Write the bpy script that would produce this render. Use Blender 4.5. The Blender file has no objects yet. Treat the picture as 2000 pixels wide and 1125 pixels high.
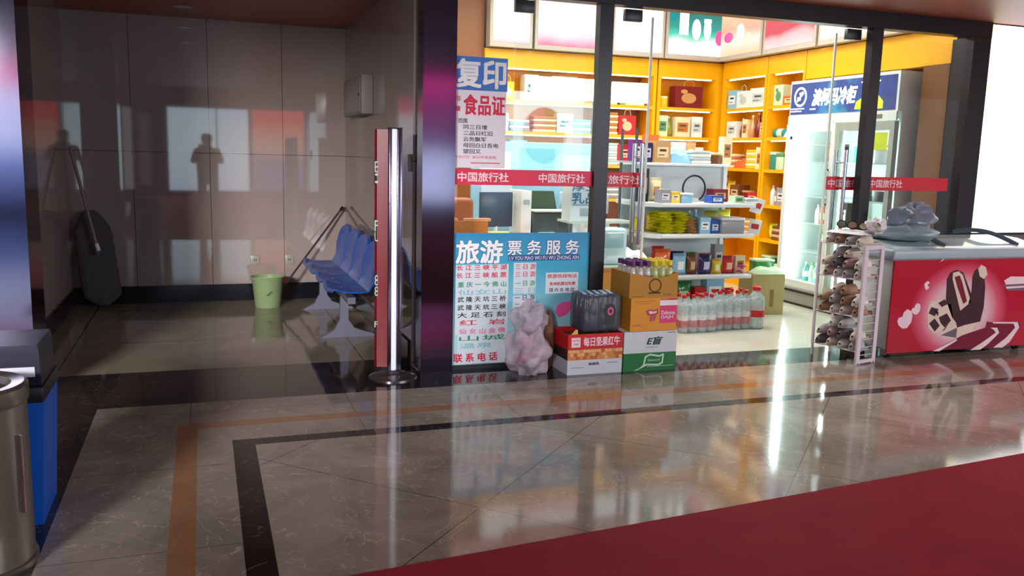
import bpy, bmesh, math, random
from mathutils import Vector, Matrix, Euler
random.seed(7)
R = math.radians
scn = bpy.context.scene
col = scn.collection
# ------------------------------------------------------------------ camera, world, exposure, big lights
CAMH = 1.5
YAW, PIT, ROL = R(19.6328), R(8.7536), R(1.4953)
fw = Vector((math.sin(YAW)*math.cos(PIT), math.cos(YAW)*math.cos(PIT), -math.sin(PIT)))
rt = Vector((math.cos(YAW), -math.sin(YAW), 0)); up = rt.cross(fw)
rt, up = rt*math.cos(ROL)+up*math.sin(ROL), -rt*math.sin(ROL)+up*math.cos(ROL)
cd = bpy.data.cameras.new('camera'); cam = bpy.data.objects.new('camera', cd); col.objects.link(cam)
cam.matrix_world = Matrix(((rt.x, up.x, -fw.x, 0), (rt.y, up.y, -fw.y, 0), (rt.z, up.z, -fw.z, CAMH), (0, 0, 0, 1)))
cd.sensor_width = 36; cd.lens = 36*1700/2000; cd.clip_start = .01
scn.camera = cam
scn.view_settings.view_transform = 'Standard'; scn.view_settings.look = 'None'
scn.view_settings.gamma = 1; scn.view_settings.use_curve_mapping = False
scn.view_settings.exposure = 0.0
w = bpy.data.worlds.new('world'); scn.world = w; w.use_nodes = True
w.node_tree.nodes['Background'].inputs[0].default_value = (.80, .82, .95, 1)
w.node_tree.nodes['Background'].inputs[1].default_value = .5

def lamp(name, kind, loc, energy, color=(1, 1, 1), size=1, size_y=None, rot=(0, 0, 0)):
    l = bpy.data.lights.new(name, kind); l.energy = energy; l.color = color
    if kind == 'AREA':
        l.shape = 'RECTANGLE'; l.size = size; l.size_y = size_y or size
    else: l.shadow_soft_size = size
    o = bpy.data.objects.new(name, l); col.objects.link(o); o.location = loc; o.rotation_euler = rot
    return o
# added unseen fill lights behind the viewer, brightening shop front and alcove
lamp('hall_fill', 'AREA', (9.0, -4.0, 2.95), 480, (1, .93, .90), 6, .8, rot=(R(78), 0, R(12)))
ll = lamp('hall_fill', 'AREA', (-4.0, -3.5, 2.95), 115, (1, .95, .93), 1.6, .6, rot=(R(84), 0, R(-18)))
ll.data.spread = R(42)  # added fill narrowed so that it mainly lifts the alcove
# shop ceiling lamps
SHOP_E = 54
for x in (2.5, 3.6, 4.7):
    lamp('shop_lamp', 'AREA', (x, 7.4, 3.38), SHOP_E, (1, .99, .95), .7, 2.4)

def ray(px, py):
    return rt*((px-1000)/1700) - up*((py-562.5)/1700) + fw
def at(px, py, ax, v):
    d = ray(px, py); i = 'XYZ'.index(ax); o = Vector((0, 0, CAMH))
    return o + d*((v-o[i])/d[i])

# ------------------------------------------------------------------ materials
def lin(c):
    return tuple(((v/255)/12.92 if v/255 <= .04045 else (((v/255)+.055)/1.055)**2.4) for v in c)
_m = {}
def M(c, rough=.5, metal=0, var=.10, scale=9, bump=0, coat=0, emit=0, ior=1.45, alpha=1, key=None):
    """one procedural surface: base colour (0-255) broken up a little by noise"""
    k = (tuple(c), rough, metal, var, scale, bump, coat, emit, ior, alpha)
    if k in _m: return _m[k]
    m = bpy.data.materials.new(key or 'mat'); m.use_nodes = True
    nt = m.node_tree; N = nt.nodes; L = nt.links; b = N['Principled BSDF']
    b.inputs['Roughness'].default_value = rough; b.inputs['Metallic'].default_value = metal
    b.inputs['IOR'].default_value = ior; b.inputs['Coat Weight'].default_value = coat
    b.inputs['Coat Roughness'].default_value = .04; b.inputs['Alpha'].default_value = alpha
    base = lin(c)
    tc = N.new('ShaderNodeTexCoord'); nz = N.new('ShaderNodeTexNoise'); nz.inputs['Scale'].default_value = scale; nz.inputs['Detail'].default_value = 4
    L.new(tc.outputs['Object'], nz.inputs['Vector'])
    mx = N.new('ShaderNodeMix'); mx.data_type = 'RGBA'
    mx.inputs[6].default_value = (*[v*(1-var) for v in base], 1); mx.inputs[7].default_value = (*[min(1, v*(1+var)) for v in base], 1)
    L.new(nz.outputs['Fac'], mx.inputs[0]); L.new(mx.outputs[2], b.inputs['Base Color'])
    if bump:
        bp = N.new('ShaderNodeBump'); bp.inputs['Strength'].default_value = bump; bp.inputs['Distance'].default_value = .01
        L.new(nz.outputs['Fac'], bp.inputs['Height']); L.new(bp.outputs[0], b.inputs['Normal'])
    if emit:
        L.new(mx.outputs[2], b.inputs['Emission Color']); b.inputs['Emission Strength'].default_value = emit
    _m[k] = m; return m

def nodes(name):
    m = bpy.data.materials.new(name); m.use_nodes = True
    return m, m.node_tree.nodes, m.node_tree.links, m.node_tree.nodes['Principled BSDF']
def ramp(N, stops, interp='LINEAR'):
    r = N.new('ShaderNodeValToRGB'); cr = r.color_ramp; cr.interpolation = interp
    while len(cr.elements) < len(stops): cr.elements.new(.5)
    for e, (p, c) in zip(cr.elements, stops): e.position = p; e.color = (*lin(c), 1)
    return r
def math_(N, L, op, a, b=None, c=None):
    n = N.new('ShaderNodeMath'); n.operation = op
    for i, v in enumerate((a, b, c)):
        if v is None: continue
        if isinstance(v, (int, float)): n.inputs[i].default_value = v
        else: L.new(v, n.inputs[i])
    return n.outputs[0]

def marble(name, c1, c2, vein, tile=0, diag=False, rough=.07, seam=(70, 64, 60), off=(0, 0), vs=.5):
    m, N, L, b = nodes(name)
    tc = N.new('ShaderNodeTexCoord'); P = tc.outputs['Object']
    n1 = N.new('ShaderNodeTexNoise'); n1.inputs['Scale'].default_value = 1.7; n1.inputs['Detail'].default_value = 8; n1.inputs['Roughness'].default_value = .62; n1.inputs['Distortion'].default_value = 1.2
    L.new(P, n1.inputs['Vector'])
    r1 = ramp(N, [(.34, c1), (.62, c2)]); L.new(n1.outputs['Fac'], r1.inputs[0])
    n2 = N.new('ShaderNodeTexNoise'); n2.inputs['Scale'].default_value = 2.3; n2.inputs['Detail'].default_value = 6; n2.inputs['Distortion'].default_value = 2.5
    L.new(P, n2.inputs['Vector'])
    a = math_(N, L, 'ABSOLUTE', math_(N, L, 'SUBTRACT', n2.outputs['Fac'], .5))
    v = math_(N, L, 'LESS_THAN', a, .006*vs*2)
    vm = math_(N, L, 'MULTIPLY', v, vs)
    mx = N.new('ShaderNodeMix'); mx.data_type = 'RGBA'; L.new(vm, mx.inputs[0]); L.new(r1.outputs[0], mx.inputs[6]); mx.inputs[7].default_value = (*lin(vein), 1)
    out = mx.outputs[2]
    if tile:
        sp = N.new('ShaderNodeSeparateXYZ'); L.new(P, sp.inputs[0])
        X, Y = sp.outputs[0], sp.outputs[1]
        if diag:
            a1 = math_(N, L, 'MULTIPLY', math_(N, L, 'ADD', X, Y), .7071); a2 = math_(N, L, 'MULTIPLY', math_(N, L, 'SUBTRACT', X, Y), .7071)
        else: a1, a2 = X, Y
        ms = None
        for aa, o in ((a1, off[0]), (a2, off[1])):
            f = math_(N, L, 'FRACT', math_(N, L, 'DIVIDE', math_(N, L, 'ADD', aa, 100+o), tile))
            s = math_(N, L, 'LESS_THAN', math_(N, L, 'MULTIPLY', f, tile), .004 if diag else (.009 if tile > 1.5 else .0032))
            ms = s if ms is None else math_(N, L, 'MAXIMUM', ms, s)
        m2 = N.new('ShaderNodeMix'); m2.data_type = 'RGBA'; L.new(ms, m2.inputs[0]); L.new(out, m2.inputs[6]); m2.inputs[7].default_value = (*lin(seam), 1)
        out = m2.outputs[2]
    L.new(out, b.inputs['Base Color']); b.inputs['Roughness'].default_value = rough; b.inputs['IOR'].default_value = 1.55
    bp = N.new('ShaderNodeBump'); bp.inputs['Strength'].default_value = .05; bp.inputs['Distance'].default_value = .01
    n3 = N.new('ShaderNodeTexNoise'); n3.inputs['Scale'].default_value = 2.2; L.new(P, n3.inputs['Vector'])
    L.new(n3.outputs['Fac'], bp.inputs['Height']); L.new(bp.outputs[0], b.inputs['Normal'])
    return m

def lit_picture(name, stops, strength, axis='Z', lo=0, hi=1, noise=.25, nscale=2.5, blob=None):
    """back-lit printed film: colour bands warped by noise, glowing"""
    m, N, L, b = nodes(name)
    tc = N.new('ShaderNodeTexCoord'); sp = N.new('ShaderNodeSeparateXYZ'); L.new(tc.outputs['Object'], sp.inputs[0])
    a = sp.outputs['XYZ'.index(axis)]
    t = math_(N, L, 'DIVIDE', math_(N, L, 'SUBTRACT', a, lo), hi-lo)
    nz = N.new('ShaderNodeTexNoise'); nz.inputs['Scale'].default_value = nscale; L.new(tc.outputs['Object'], nz.inputs['Vector'])
    t = math_(N, L, 'ADD', t, math_(N, L, 'MULTIPLY', math_(N, L, 'SUBTRACT', nz.outputs['Fac'], .5), noise))
    r = ramp(N, stops); L.new(t, r.inputs[0])
    b.inputs['Base Color'].default_value = (.05, .05, .05, 1); b.inputs['Roughness'].default_value = .3; b.inputs['Specular IOR Level'].default_value = .2
    L.new(r.outputs[0], b.inputs['Emission Color']); b.inputs['Emission Strength'].default_value = strength
    return m

def glass_mat():
    m = bpy.data.materials.new('clear_glass'); m.use_nodes = True; N = m.node_tree.nodes; L = m.node_tree.links
    N.remove(N['Principled BSDF']); o = N['Material Output']
    t = N.new('ShaderNodeBsdfTransparent'); t.inputs[0].default_value = (.97, .985, .98, 1)
    g = N.new('ShaderNodeBsdfGlossy'); g.inputs['Roughness'].default_value = .01
    f = N.new('ShaderNodeFresnel'); f.inputs[0].default_value = 1.5
    nz = N.new('ShaderNodeTexNoise'); nz.inputs['Scale'].default_value = 1.2
    bp = N.new('ShaderNodeBump'); bp.inputs['Strength'].default_value = .02; bp.inputs['Distance'].default_value = .01; L.new(nz.outputs['Fac'], bp.inputs['Height']); L.new(bp.outputs[0], g.inputs['Normal'])
    ge = N.new('ShaderNodeNewGeometry'); ff = math_(N, L, 'MULTIPLY', f.outputs[0], math_(N, L, 'SUBTRACT', 1.0, ge.outputs['Backfacing']))
    mx = N.new('ShaderNodeMixShader'); L.new(ff, mx.inputs[0]); L.new(t.outputs[0], mx.inputs[1]); L.new(g.outputs[0], mx.inputs[2]); L.new(mx.outputs[0], o.inputs[0])
    return m
def film_mat(c, op=.45, rough=.2, name='plastic_film', ns=9):
    m = bpy.data.materials.new(name); m.use_nodes = True; N = m.node_tree.nodes; L = m.node_tree.links
    b = N['Principled BSDF']; o = N['Material Output']
    b.inputs['Base Color'].default_value = (*lin(c), 1); b.inputs['Roughness'].default_value = rough
    nz = N.new('ShaderNodeTexNoise'); nz.inputs['Scale'].default_value = ns; nz.inputs['Detail'].default_value = 5
    tc = N.new('ShaderNodeTexCoord'); L.new(tc.outputs['Object'], nz.inputs['Vector'])
    bp = N.new('ShaderNodeBump'); bp.inputs['Strength'].default_value = .8; bp.inputs['Distance'].default_value = .03; L.new(nz.outputs['Fac'], bp.inputs['Height']); L.new(bp.outputs[0], b.inputs['Normal'])
    t = N.new('ShaderNodeBsdfTransparent'); mx = N.new('ShaderNodeMixShader')
    f = math_(N, L, 'ADD', math_(N, L, 'MULTIPLY', nz.outputs['Fac'], .5), op-.25)
    L.new(f, mx.inputs[0]); L.new(t.outputs[0], mx.inputs[1]); L.new(b.outputs[0], mx.inputs[2]); L.new(mx.outputs[0], o.inputs[0])
    return m

GLASS = glass_mat()
YEL = M((246, 176, 10), .35, var=.05, key='yellow_laminate')
YELD = M((214, 142, 10), .4, var=.06, key='yellow_edge')
BRN = M((140, 84, 38), .4, var=.12, scale=3, key='brown_wood')
DARKM = M((38, 38, 44), .35, metal=.3, var=.1, key='dark_frame')
WHT = M((225, 230, 232), .4, var=.04, key='white_enamel')
WHP = M((240, 240, 240), .5, var=.03, key='white_plastic')
GRYM = M((150, 155, 160), .3, metal=.8, var=.1, key='grey_metal')
CHROME = M((200, 200, 205), .15, metal=1, var=.05, key='chrome')
BLK = M((18, 18, 20), .4, key='black_plastic')
STEEL = M((84, 84, 100), .09, metal=1, var=.12, scale=2, key='dark_polished_steel')
RED = M((190, 22, 40), .4, key='red')
KRAFT = M((176, 126, 66), .7, key='kraft_card')

# ------------------------------------------------------------------ mesh builder
class MB:
    def __init__(s): s.v = []; s.f = []; s.m = []; s.sm = []
    def _add(s, vs, fs, m=0, smooth=False):
        o = len(s.v); s.v += [tuple(v) for v in vs]; s.f += [tuple(i+o for i in f) for f in fs]; s.m += [m]*len(fs); s.sm += [smooth]*len(fs); return s
    def box(s, x0, x1, y0, y1, z0, z1, m=0, ms=None):
        vs = [(x, y, z) for x in (x0, x1) for y in (y0, y1) for z in (z0, z1)]
        fs = [(0, 1, 3, 2), (4, 6, 7, 5), (0, 4, 5, 1), (2, 3, 7, 6), (0, 2, 6, 4), (1, 5, 7, 3)]  # -x +x -y +y -z +z
        o = len(s.m); s._add(vs, fs, m)
        if ms:
            for i, k in ms.items(): s.m[o+i] = k
        return s
    def rbox(s, x0, x1, y0, y1, z0, z1, r=.01, m=0, seg=2):
        bm = bmesh.new(); bmesh.ops.create_cube(bm, size=1)
        for v in bm.verts: v.co = Vector(((x0+x1)/2+v.co.x*(x1-x0), (y0+y1)/2+v.co.y*(y1-y0), (z0+z1)/2+v.co.z*(z1-z0)))
        bmesh.ops.bevel(bm, geom=bm.edges[:], offset=r, segments=seg, profile=.5, affect='EDGES')
        bm.verts.index_update(); s._add([v.co for v in bm.verts], [[v.index for v in f.verts] for f in bm.faces], m, True); bm.free(); return s
    def lathe(s, prof, cx=0, cy=0, n=16, m=0, capm=None, sx=1, sy=1, bands=None):
        vs = []; fs = []
        for r, z in prof:
            for k in range(n): a = 2*math.pi*k/n; vs.append((cx+r*math.cos(a)*sx, cy+r*math.sin(a)*sy, z))
        o = len(s.m)
        for i in range(len(prof)-1):
            for k in range(n): fs.append((i*n+k, i*n+(k+1) % n, (i+1)*n+(k+1) % n, (i+1)*n+k))
        s._add(vs, fs, m, True)
        if bands:
            for i, mm in bands.items():
                for k in range(n): s.m[o+i*n+k] = mm
        b = len(s.v)-len(vs); L = len(prof)-1
        for ring, rev in ((0, True), (L, False)):
            if prof[ring][0] > 1e-4:
                f = [b+ring*n+k for k in range(n)]
                if rev: f.reverse()
                s.f.append(tuple(f)); s.m.append(capm if capm is not None else m); s.sm.append(False)
        return s
    def cyl(s, p0, p1, r0, r1=None, n=12, m=0, cap=True):
        r1 = r0 if r1 is None else r1; p0 = Vector(p0); p1 = Vector(p1); d = (p1-p0).normalized()
        a = Vector((0, 0, 1)) if abs(d.z) < .9 else Vector((1, 0, 0)); u = d.cross(a).normalized(); w_ = d.cross(u)
        vs = []
        for p, r in ((p0, r0), (p1, r1)):
            for k in range(n): t = 2*math.pi*k/n; vs.append(p+u*(r*math.cos(t))+w_*(r*math.sin(t)))
        fs = [(k, (k+1) % n, n+(k+1) % n, n+k) for k in range(n)]
        s._add(vs, fs, m, True)
        if cap:
            b = len(s.v)-2*n; s.f += [tuple(b+k for k in reversed(range(n))), tuple(b+n+k for k in range(n))]; s.m += [m, m]; s.sm += [False, False]
        return s
    def tube(s, pts, r, n=8, m=0, flat=1.0):
        pts = [Vector(p) for p in pts]; vs = []; prev = None; N_ = len(pts)
        for i, p in enumerate(pts):
            d = (pts[min(i+1, N_-1)]-pts[max(i-1, 0)]).normalized()
            if prev is None:
                a = Vector((0, 0, 1)) if abs(d.z) < .9 else Vector((1, 0, 0)); u = d.cross(a).normalized()
            else: u = (prev-d*prev.dot(d)).normalized()
            prev = u; w_ = d.cross(u); rr = r[i] if isinstance(r, (list, tuple)) else r
            for k in range(n): t = 2*math.pi*k/n; vs.append(p+u*(rr*math.cos(t))+w_*(rr*flat*math.sin(t)))
        fs = [(i*n+k, i*n+(k+1) % n, (i+1)*n+(k+1) % n, (i+1)*n+k) for i in range(N_-1) for k in range(n)]
        s._add(vs, fs, m, True); b = len(s.v)-len(vs)
        s.f += [tuple(b+k for k in reversed(range(n))), tuple(b+(N_-1)*n+k for k in range(n))]; s.m += [m, m]; s.sm += [False, False]
        return s
    def prism(s, poly, a0, a1, axis='Y', m=0, side=None):
        """polygon in the two other axes, extruded along axis"""
        ar = sum(poly[i][0]*poly[(i+1) % len(poly)][1]-poly[(i+1) % len(poly)][0]*poly[i][1] for i in range(len(poly)))
        if ar < 0: poly = poly[::-1]
        def mk(p, a):
            return {'Y': (p[0], a, p[1]), 'X': (a, p[0], p[1]), 'Z': (p[0], p[1], a)}[axis]
        n = len(poly); vs = [mk(p, a0) for p in poly]+[mk(p, a1) for p in poly]
        fs = [tuple(range(n)), tuple(range(2*n-1, n-1, -1))]+[(k, k+n, (k+1) % n+n, (k+1) % n) for k in range(n)]
        if axis != 'Y': fs = [f[::-1] for f in fs]
        s._add(vs, fs, m)
        if side is not None:
            for i in range(n): s.m[-1-i] = side
        return s
    def text(s, t, x0, x1, z0, z1, y, m=0, bold=0.0, th=.0008, slant=0):
        """lettering standing in the X-Z plane, facing -Y, fitted to a box"""
        if bold:
            k = bold*(z1-z0)*.8
            for i_, (sx_, sz_) in enumerate(((-1, -1), (1, -1), (1, 1), (-1, 1))): s.text(t, x0+sx_*k, x1+sx_*k, z0+sz_*k, z1+sz_*k, y, m, 0, th+.00025*i_, slant)
            return s
        cu = bpy.data.curves.new('t', 'FONT'); cu.body = t; cu.size = 1; cu.extrude = .02; cu.resolution_u = 2; cu.shear = slant
        o = bpy.data.objects.new('t', cu); me = bpy.data.meshes.new_from_object(o)
        bpy.data.objects.remove(o); bpy.data.curves.remove(cu)
        if len(me.vertices):
            xs = [v.co.x for v in me.vertices]; ys = [v.co.y for v in me.vertices]; a, b = min(xs), max(xs); c, d = min(ys), max(ys)
            vs = [(x0+(v.co.x-a)/(b-a)*(x1-x0), y-(v.co.z/.02*.5+.5)*th, z0+(v.co.y-c)/(d-c)*(z1-z0)) for v in me.vertices]
            s._add(vs, [list(p.vertices) for p in me.polygons], m)
        bpy.data.meshes.remove(me); return s
    def xf(s, mat):
        s.v = [tuple(mat @ Vector(v)) for v in s.v]; return s
    def build(s, name, mats, parent=None, loc=None, rot=None, label=None):
        me = bpy.data.meshes.new(name); me.from_pydata(s.v, [], s.f)
        for m in (mats if isinstance(mats, (list, tuple)) else [mats]): me.materials.append(m)
        me.polygons.foreach_set('material_index', s.m); me.polygons.foreach_set('use_smooth', s.sm)
        me.update()
        if any(s.sm): me.set_sharp_from_angle(angle=R(40))
        o = bpy.data.objects.new(name, me); col.objects.link(o)
        if parent: o.parent = parent
        if loc is not None: o.location = loc
        if rot is not None: o.rotation_euler = rot
        if label: o['label'] = label
        return o

def tag(o, label, cat, group=None):
    o['label'] = label; o['category'] = cat
    if group: o['group'] = group
    return o
def thing(name, label, cat, loc=(0, 0, 0), rz=0, group=None):
    o = bpy.data.objects.new(name, None); col.objects.link(o); o.empty_display_size = .05
    o.location = loc; o.rotation_euler = (0, 0, rz); return tag(o, label, cat, group)
def struct(name, mb, mats, **k):
    o = mb.build(name, mats, **k)
    if not k.get('parent'): o['kind'] = 'structure'
    return o
def copy_tree(o, parent=None):
    c = o.copy(); col.objects.link(c); c.parent = parent
    for ch in list(o.children): copy_tree(ch, c)
    return c

# ------------------------------------------------------------------ floor
SF = 5.73      # the shop front plane
XW = 6.05      # face of the right-hand shelving
CREAM = marble('hall_marble', (146, 135, 124), (176, 165, 152), (210, 200, 186), 1.15, True, .085, off=(.35, .52))
CREAM2 = marble('hall_marble_border', (138, 127, 117), (166, 155, 143), (206, 196, 182), .9, False, .085, off=(0, .2))
OLIVE = marble('alcove_marble', (134, 126, 108), (152, 142, 124), (166, 156, 136), 2.0, False, .07, seam=(22, 20, 20), off=(.94, .92), vs=.25)
ORNG = marble('orange_marble', (150, 108, 76), (170, 126, 92), (180, 146, 116), 0, rough=.09, vs=.3)
BLKM = marble('black_marble', (30, 26, 24), (52, 44, 40), (150, 132, 112), 0, rough=.07, vs=.35)
SHOPF = marble('shop_floor_tile', (206, 206, 190), (216, 216, 200), (216, 216, 204), .8, False, .09, seam=(160, 160, 150), vs=.1)
f = MB()
def q(x0, x1, y0, y1, m): f.box(x0, x1, y0, y1, -.1, 0, m)
q(.22, 14, -11, 4.45, 0)
q(.11, .22, -11, 4.55, 4); q(.22, 14, 4.45, 4.55, 4)
q(-.06, .11, -11, 4.79, 1); q(.11, 14, 4.55, 4.79, 1)
q(-.16, -.06, -11, 4.89, 3); q(-.06, 14, 4.79, 4.89, 3)
q(-.60, -.16, -11, 5.30, 1); q(-.16, 14, 4.89, 5.30, 1)
q(-8, -.60, -11, 6.13, 4); q(-.60, 1.37, 5.30, 6.13, 4); q(1.37, 14, 5.30, 5.74, 4)
q(-2, 1.37, 6.13, 9.1, 2); q(1.37, 7, 5.74, 9.9, 5)
struct('floor', f, [CREAM, CREAM2, OLIVE, ORNG, BLKM, SHOPF])

# red carpet over the hall floor (thin but real, edge slightly skewed as laid)
def carpet_mat():
    m, N, L, b = nodes('red_ribbed_carpet')
    tc = N.new('ShaderNodeTexCoord'); nz = N.new('ShaderNodeTexNoise'); nz.inputs['Scale'].default_value = 3; L.new(tc.outputs['Object'], nz.inputs['Vector'])
    r = ramp(N, [(.3, (156, 28, 48)), (.7, (170, 34, 54))]); L.new(nz.outputs['Fac'], r.inputs[0]); L.new(r.outputs[0], b.inputs['Base Color'])
    b.inputs['Roughness'].default_value = .75
    b.inputs['Specular IOR Level'].default_value = .15
    mp = N.new('ShaderNodeMapping'); mp.inputs['Rotation'].default_value = (0, 0, R(5.4)); L.new(tc.outputs['Object'], mp.inputs[0])
    wv = N.new('ShaderNodeTexWave'); wv.bands_direction = 'Y'; wv.inputs['Scale'].default_value = 60; L.new(mp.outputs[0], wv.inputs['Vector'])
    bp = N.new('ShaderNodeBump'); bp.inputs['Strength'].default_value = .35; bp.inputs['Distance'].default_value = .004; L.new(wv.outputs['Fac'], bp.inputs['Height']); L.new(bp.outputs[0], b.inputs['Normal'])
    return m
sl = .0955
def cy(x): return 2.91+(x-.50)*sl
MB().prism([(-1.5, cy(-1.5)), (13, cy(13)), (13, -9.9), (-1.5, -9.9)], .001, .009, 'Z').build('red_carpet', carpet_mat())
tag(bpy.data.objects['red_carpet'], 'dark red ribbed carpet runner laid over the marble floor in the foreground', 'carpet')

# ------------------------------------------------------------------ walls, ceiling, alcove
WALLM = marble('glossy_wall_tile', (128, 114, 108), (138, 124, 118), (140, 128, 122), 0, rough=.03, vs=.05)
def wall_tile():
    m, N, L, b = nodes('glossy_wall_panel')
    tc = N.new('ShaderNodeTexCoord'); sp = N.new('ShaderNodeSeparateXYZ'); L.new(tc.outputs['Object'], sp.inputs[0])
    nz = N.new('ShaderNodeTexNoise'); nz.inputs['Scale'].default_value = .8; L.new(tc.outputs['Object'], nz.inputs['Vector'])
    r = ramp(N, [(.3, (146, 132, 126)), (.7, (158, 143, 138))]); L.new(nz.outputs['Fac'], r.inputs[0])
    ms = None
    for c, o, t in ((sp.outputs[0], .61, .68), (sp.outputs[2], 1.43, 1.41)):
        fr = math_(N, L, 'MULTIPLY', math_(N, L, 'FRACT', math_(N, L, 'DIVIDE', math_(N, L, 'ADD', c, 100*t-o+(.0 if t > 1 else 1.22)), t)), t)
        s_ = math_(N, L, 'LESS_THAN', fr, .005); ms = s_ if ms is None else math_(N, L, 'MAXIMUM', ms, s_)
    mx = N.new('ShaderNodeMix'); mx.data_type = 'RGBA'; L.new(ms, mx.inputs[0]); L.new(r.outputs[0], mx.inputs[6]); mx.inputs[7].default_value = (.03, .028, .027, 1)
    L.new(mx.outputs[2], b.inputs['Base Color']); b.inputs['Roughness'].default_value = .03; b.inputs['IOR'].default_value = 1.75
    return m
WT = wall_tile()
CEILM = M((158, 84, 68), .45, var=.05, scale=1.5, key='red_brown_lacquer')
DKSK = M((22, 22, 28), .12, var=.2, key='dark_skirting')
CH = 2.67
struct('wall_alcove_back', MB().box(-1.3, 1.5, 8.9, 9.0, 0, CH), WT)
struct('wall_alcove_left', MB().box(-1.3, -1.16, 6.05, 8.9, 0, CH), WT)
struct('wall_alcove_right', MB().box(1.36, 1.46, 5.90, 8.9, 0, CH), WT)
struct('baseboard_back', MB().box(-1.16, 1.36, 8.885, 8.899, 0, .165), DKSK)
struct('baseboard_left', MB().box(-1.159, -1.145, 6.1, 8.88, 0, .165), DKSK)
struct('baseboard_right', MB().box(1.345, 1.359, 5.95, 8.88, 0, .165), DKSK)
c_ = MB().box(-8, 14, -1.0, SF+.05, CH, CH+.1).box(-1.3, 1.5, SF+.05, 9.0, CH, CH+.1)
struct('ceiling', c_, CEILM)
struct('wall_ceiling_step', MB().box(-8, 14, -1.1, -1.0, CH, 3.4), CEILM)
# left steel-clad pillar and the pier between alcove and shop
struct('wall_left_pillar', MB().box(-3.5, -.955, 5.62, 6.05, 0, CH), STEEL)
struct('wall_steel_pier', MB().box(1.375, 1.60, 5.68, 5.90, 0, CH), STEEL)
struct('wall_right', MB().box(6.17, 14, 5.78, 5.9, 0, CH), M((112, 104, 102), .3, var=.08, key='grey_wall_panel'))
struct('wall_above_front', MB().box(1.6, 14, SF+.06, SF+.16, CH, 3.45), WHP)
# shop shell
SHW = M((228, 226, 215), .6, var=.03, key='shop_wall_paint')
struct('wall_shop_left', MB().box(1.46, 1.56, 5.90, 9.9, 0, 3.45), SHW)
struct('wall_shop_back', MB().box(1.46, 6.6, 9.88, 9.98, 0, 3.45), SHW)
struct('wall_shop_right', MB().box(6.45, 6.55, 5.9, 9.9, 0, 3.45), SHW)
struct('ceiling_shop', MB().box(1.46, 6.6, SF+.16, 9.98, 3.42, 3.5), WHP)
# back of the hall behind the viewer
struct('wall_hall_rear', MB().box(-14, 18, -10.2, -10.05, 0, 3.5), M((70, 60, 58), .5, key='hall_rear_wall'))

# ------------------------------------------------------------------ shop front frame
fr = MB()
struct('trim_1', MB().box(1.6, 6.17, SF-.05, SF+.055, 2.545, 2.669), DARKM)
struct('trim_2', MB().box(2.63, 2.735, SF-.035, SF+.04, 0, 2.544), DARKM)
struct('trim_3', MB().box(4.975, 5.075, SF-.035, SF+.04, 0, 2.544), DARKM)
struct('trim_4', MB().box(5.985, 6.165, SF-.05, SF+.17, 0, 2.544), DARKM)
struct('trim_5', MB().box(1.6, 2.63, SF-.03, SF+.03, 0, .03).box(5.075, 5.985, SF-.03, SF+.03, 0, .03), DARKM)
struct('window_1', MB().box(1.602, 2.628, SF-.005, SF+.005, .032, 2.543), GLASS)
struct('window_2', MB().box(5.077, 5.983, SF-.005, SF+.005, .032, 2.543), GLASS)
def banner_part(parent, x0, x1, texts, y, z0=1.285, z1=1.392, c=(214, 20, 48)):
    MB().box(x0, x1, y-.0012, y-.0002, z0, z1).build('red_banner_strip', M(c, .45, key='banner_red'), parent)
    for s_, a, b in texts: MB().text(s_, a, b, z0+.022, z1-.022, y-.0013, bold=.02).build('banner_lettering', M((250, 232, 236), .5, key='banner_white'), parent)
def door(name, x0, x1, y, hx, texts, bx):
    d = thing(name, '', 'door', (0, 0, 0)); del d['label'], d['category']; d['kind'] = 'structure'
    MB().box(x0, x1, y-.005, y+.005, .015, 2.50).build('glass_leaf', GLASS, d)
    for ex in ((x1,) if x0 < 3 else (x0,)): MB().box(ex-.008, ex+.007, y-.0075, y+.0075, .015, 2.50).build('edge_strip', M((226, 236, 230), .3, key='edge_seal'), d)
    for cx in ((x0+.06, x1-.16) if x0 < 3 else (x0+.16,)): MB().rbox(cx-.07, cx+.07, y-.02, y+.02, 2.46, 2.543, .005).build('hanger_clamp', M((70, 70, 74), .35, metal=.5, key='clamp_metal'), d)
    for sy in (-1, 1):
        h = MB(); yy = y+sy*.06
        h.cyl((hx, yy, .86), (hx, yy, 1.60), .016); h.cyl((hx, y+sy*.006, .95), (hx, yy, .95), .009); h.cyl((hx, y+sy*.006, 1.50), (hx, yy, 1.50), .009)
        h.build('handle', CHROME, d)
    banner_part(d, bx[0], bx[1], texts, y-.006, 1.28, 1.387)
    return d
door('door_1', 2.05, 3.10, SF+.085, 3.035, [('中国旅行社', 2.62, 3.06)], (2.05, 3.09))
door('door_2', 4.72, 5.93, SF+.085, 4.86, [('中国旅行社', 4.75, 5.13), ('行社', 5.65, 5.75)], (4.73, 5.92))
# banners on the fixed panes
bn = thing('window_banner', 'red strip with two rows of white characters across the pane beside the steel pier', 'banner', (0, 0, 0))
banner_part(bn, 1.605, 2.626, [('中国旅行社', 1.63, 1.995), ('中国旅行社', 2.22, 2.57)], SF-.0055, c=(222, 34, 78))
bn = thing('window_banner', 'red strip with white characters on the narrow pane in front of the drinks fridge', 'banner', (0, 0, 0))
banner_part(bn, 5.08, 5.90, [('中国旅行社', 5.09, 5.42)], SF-.0055)

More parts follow.
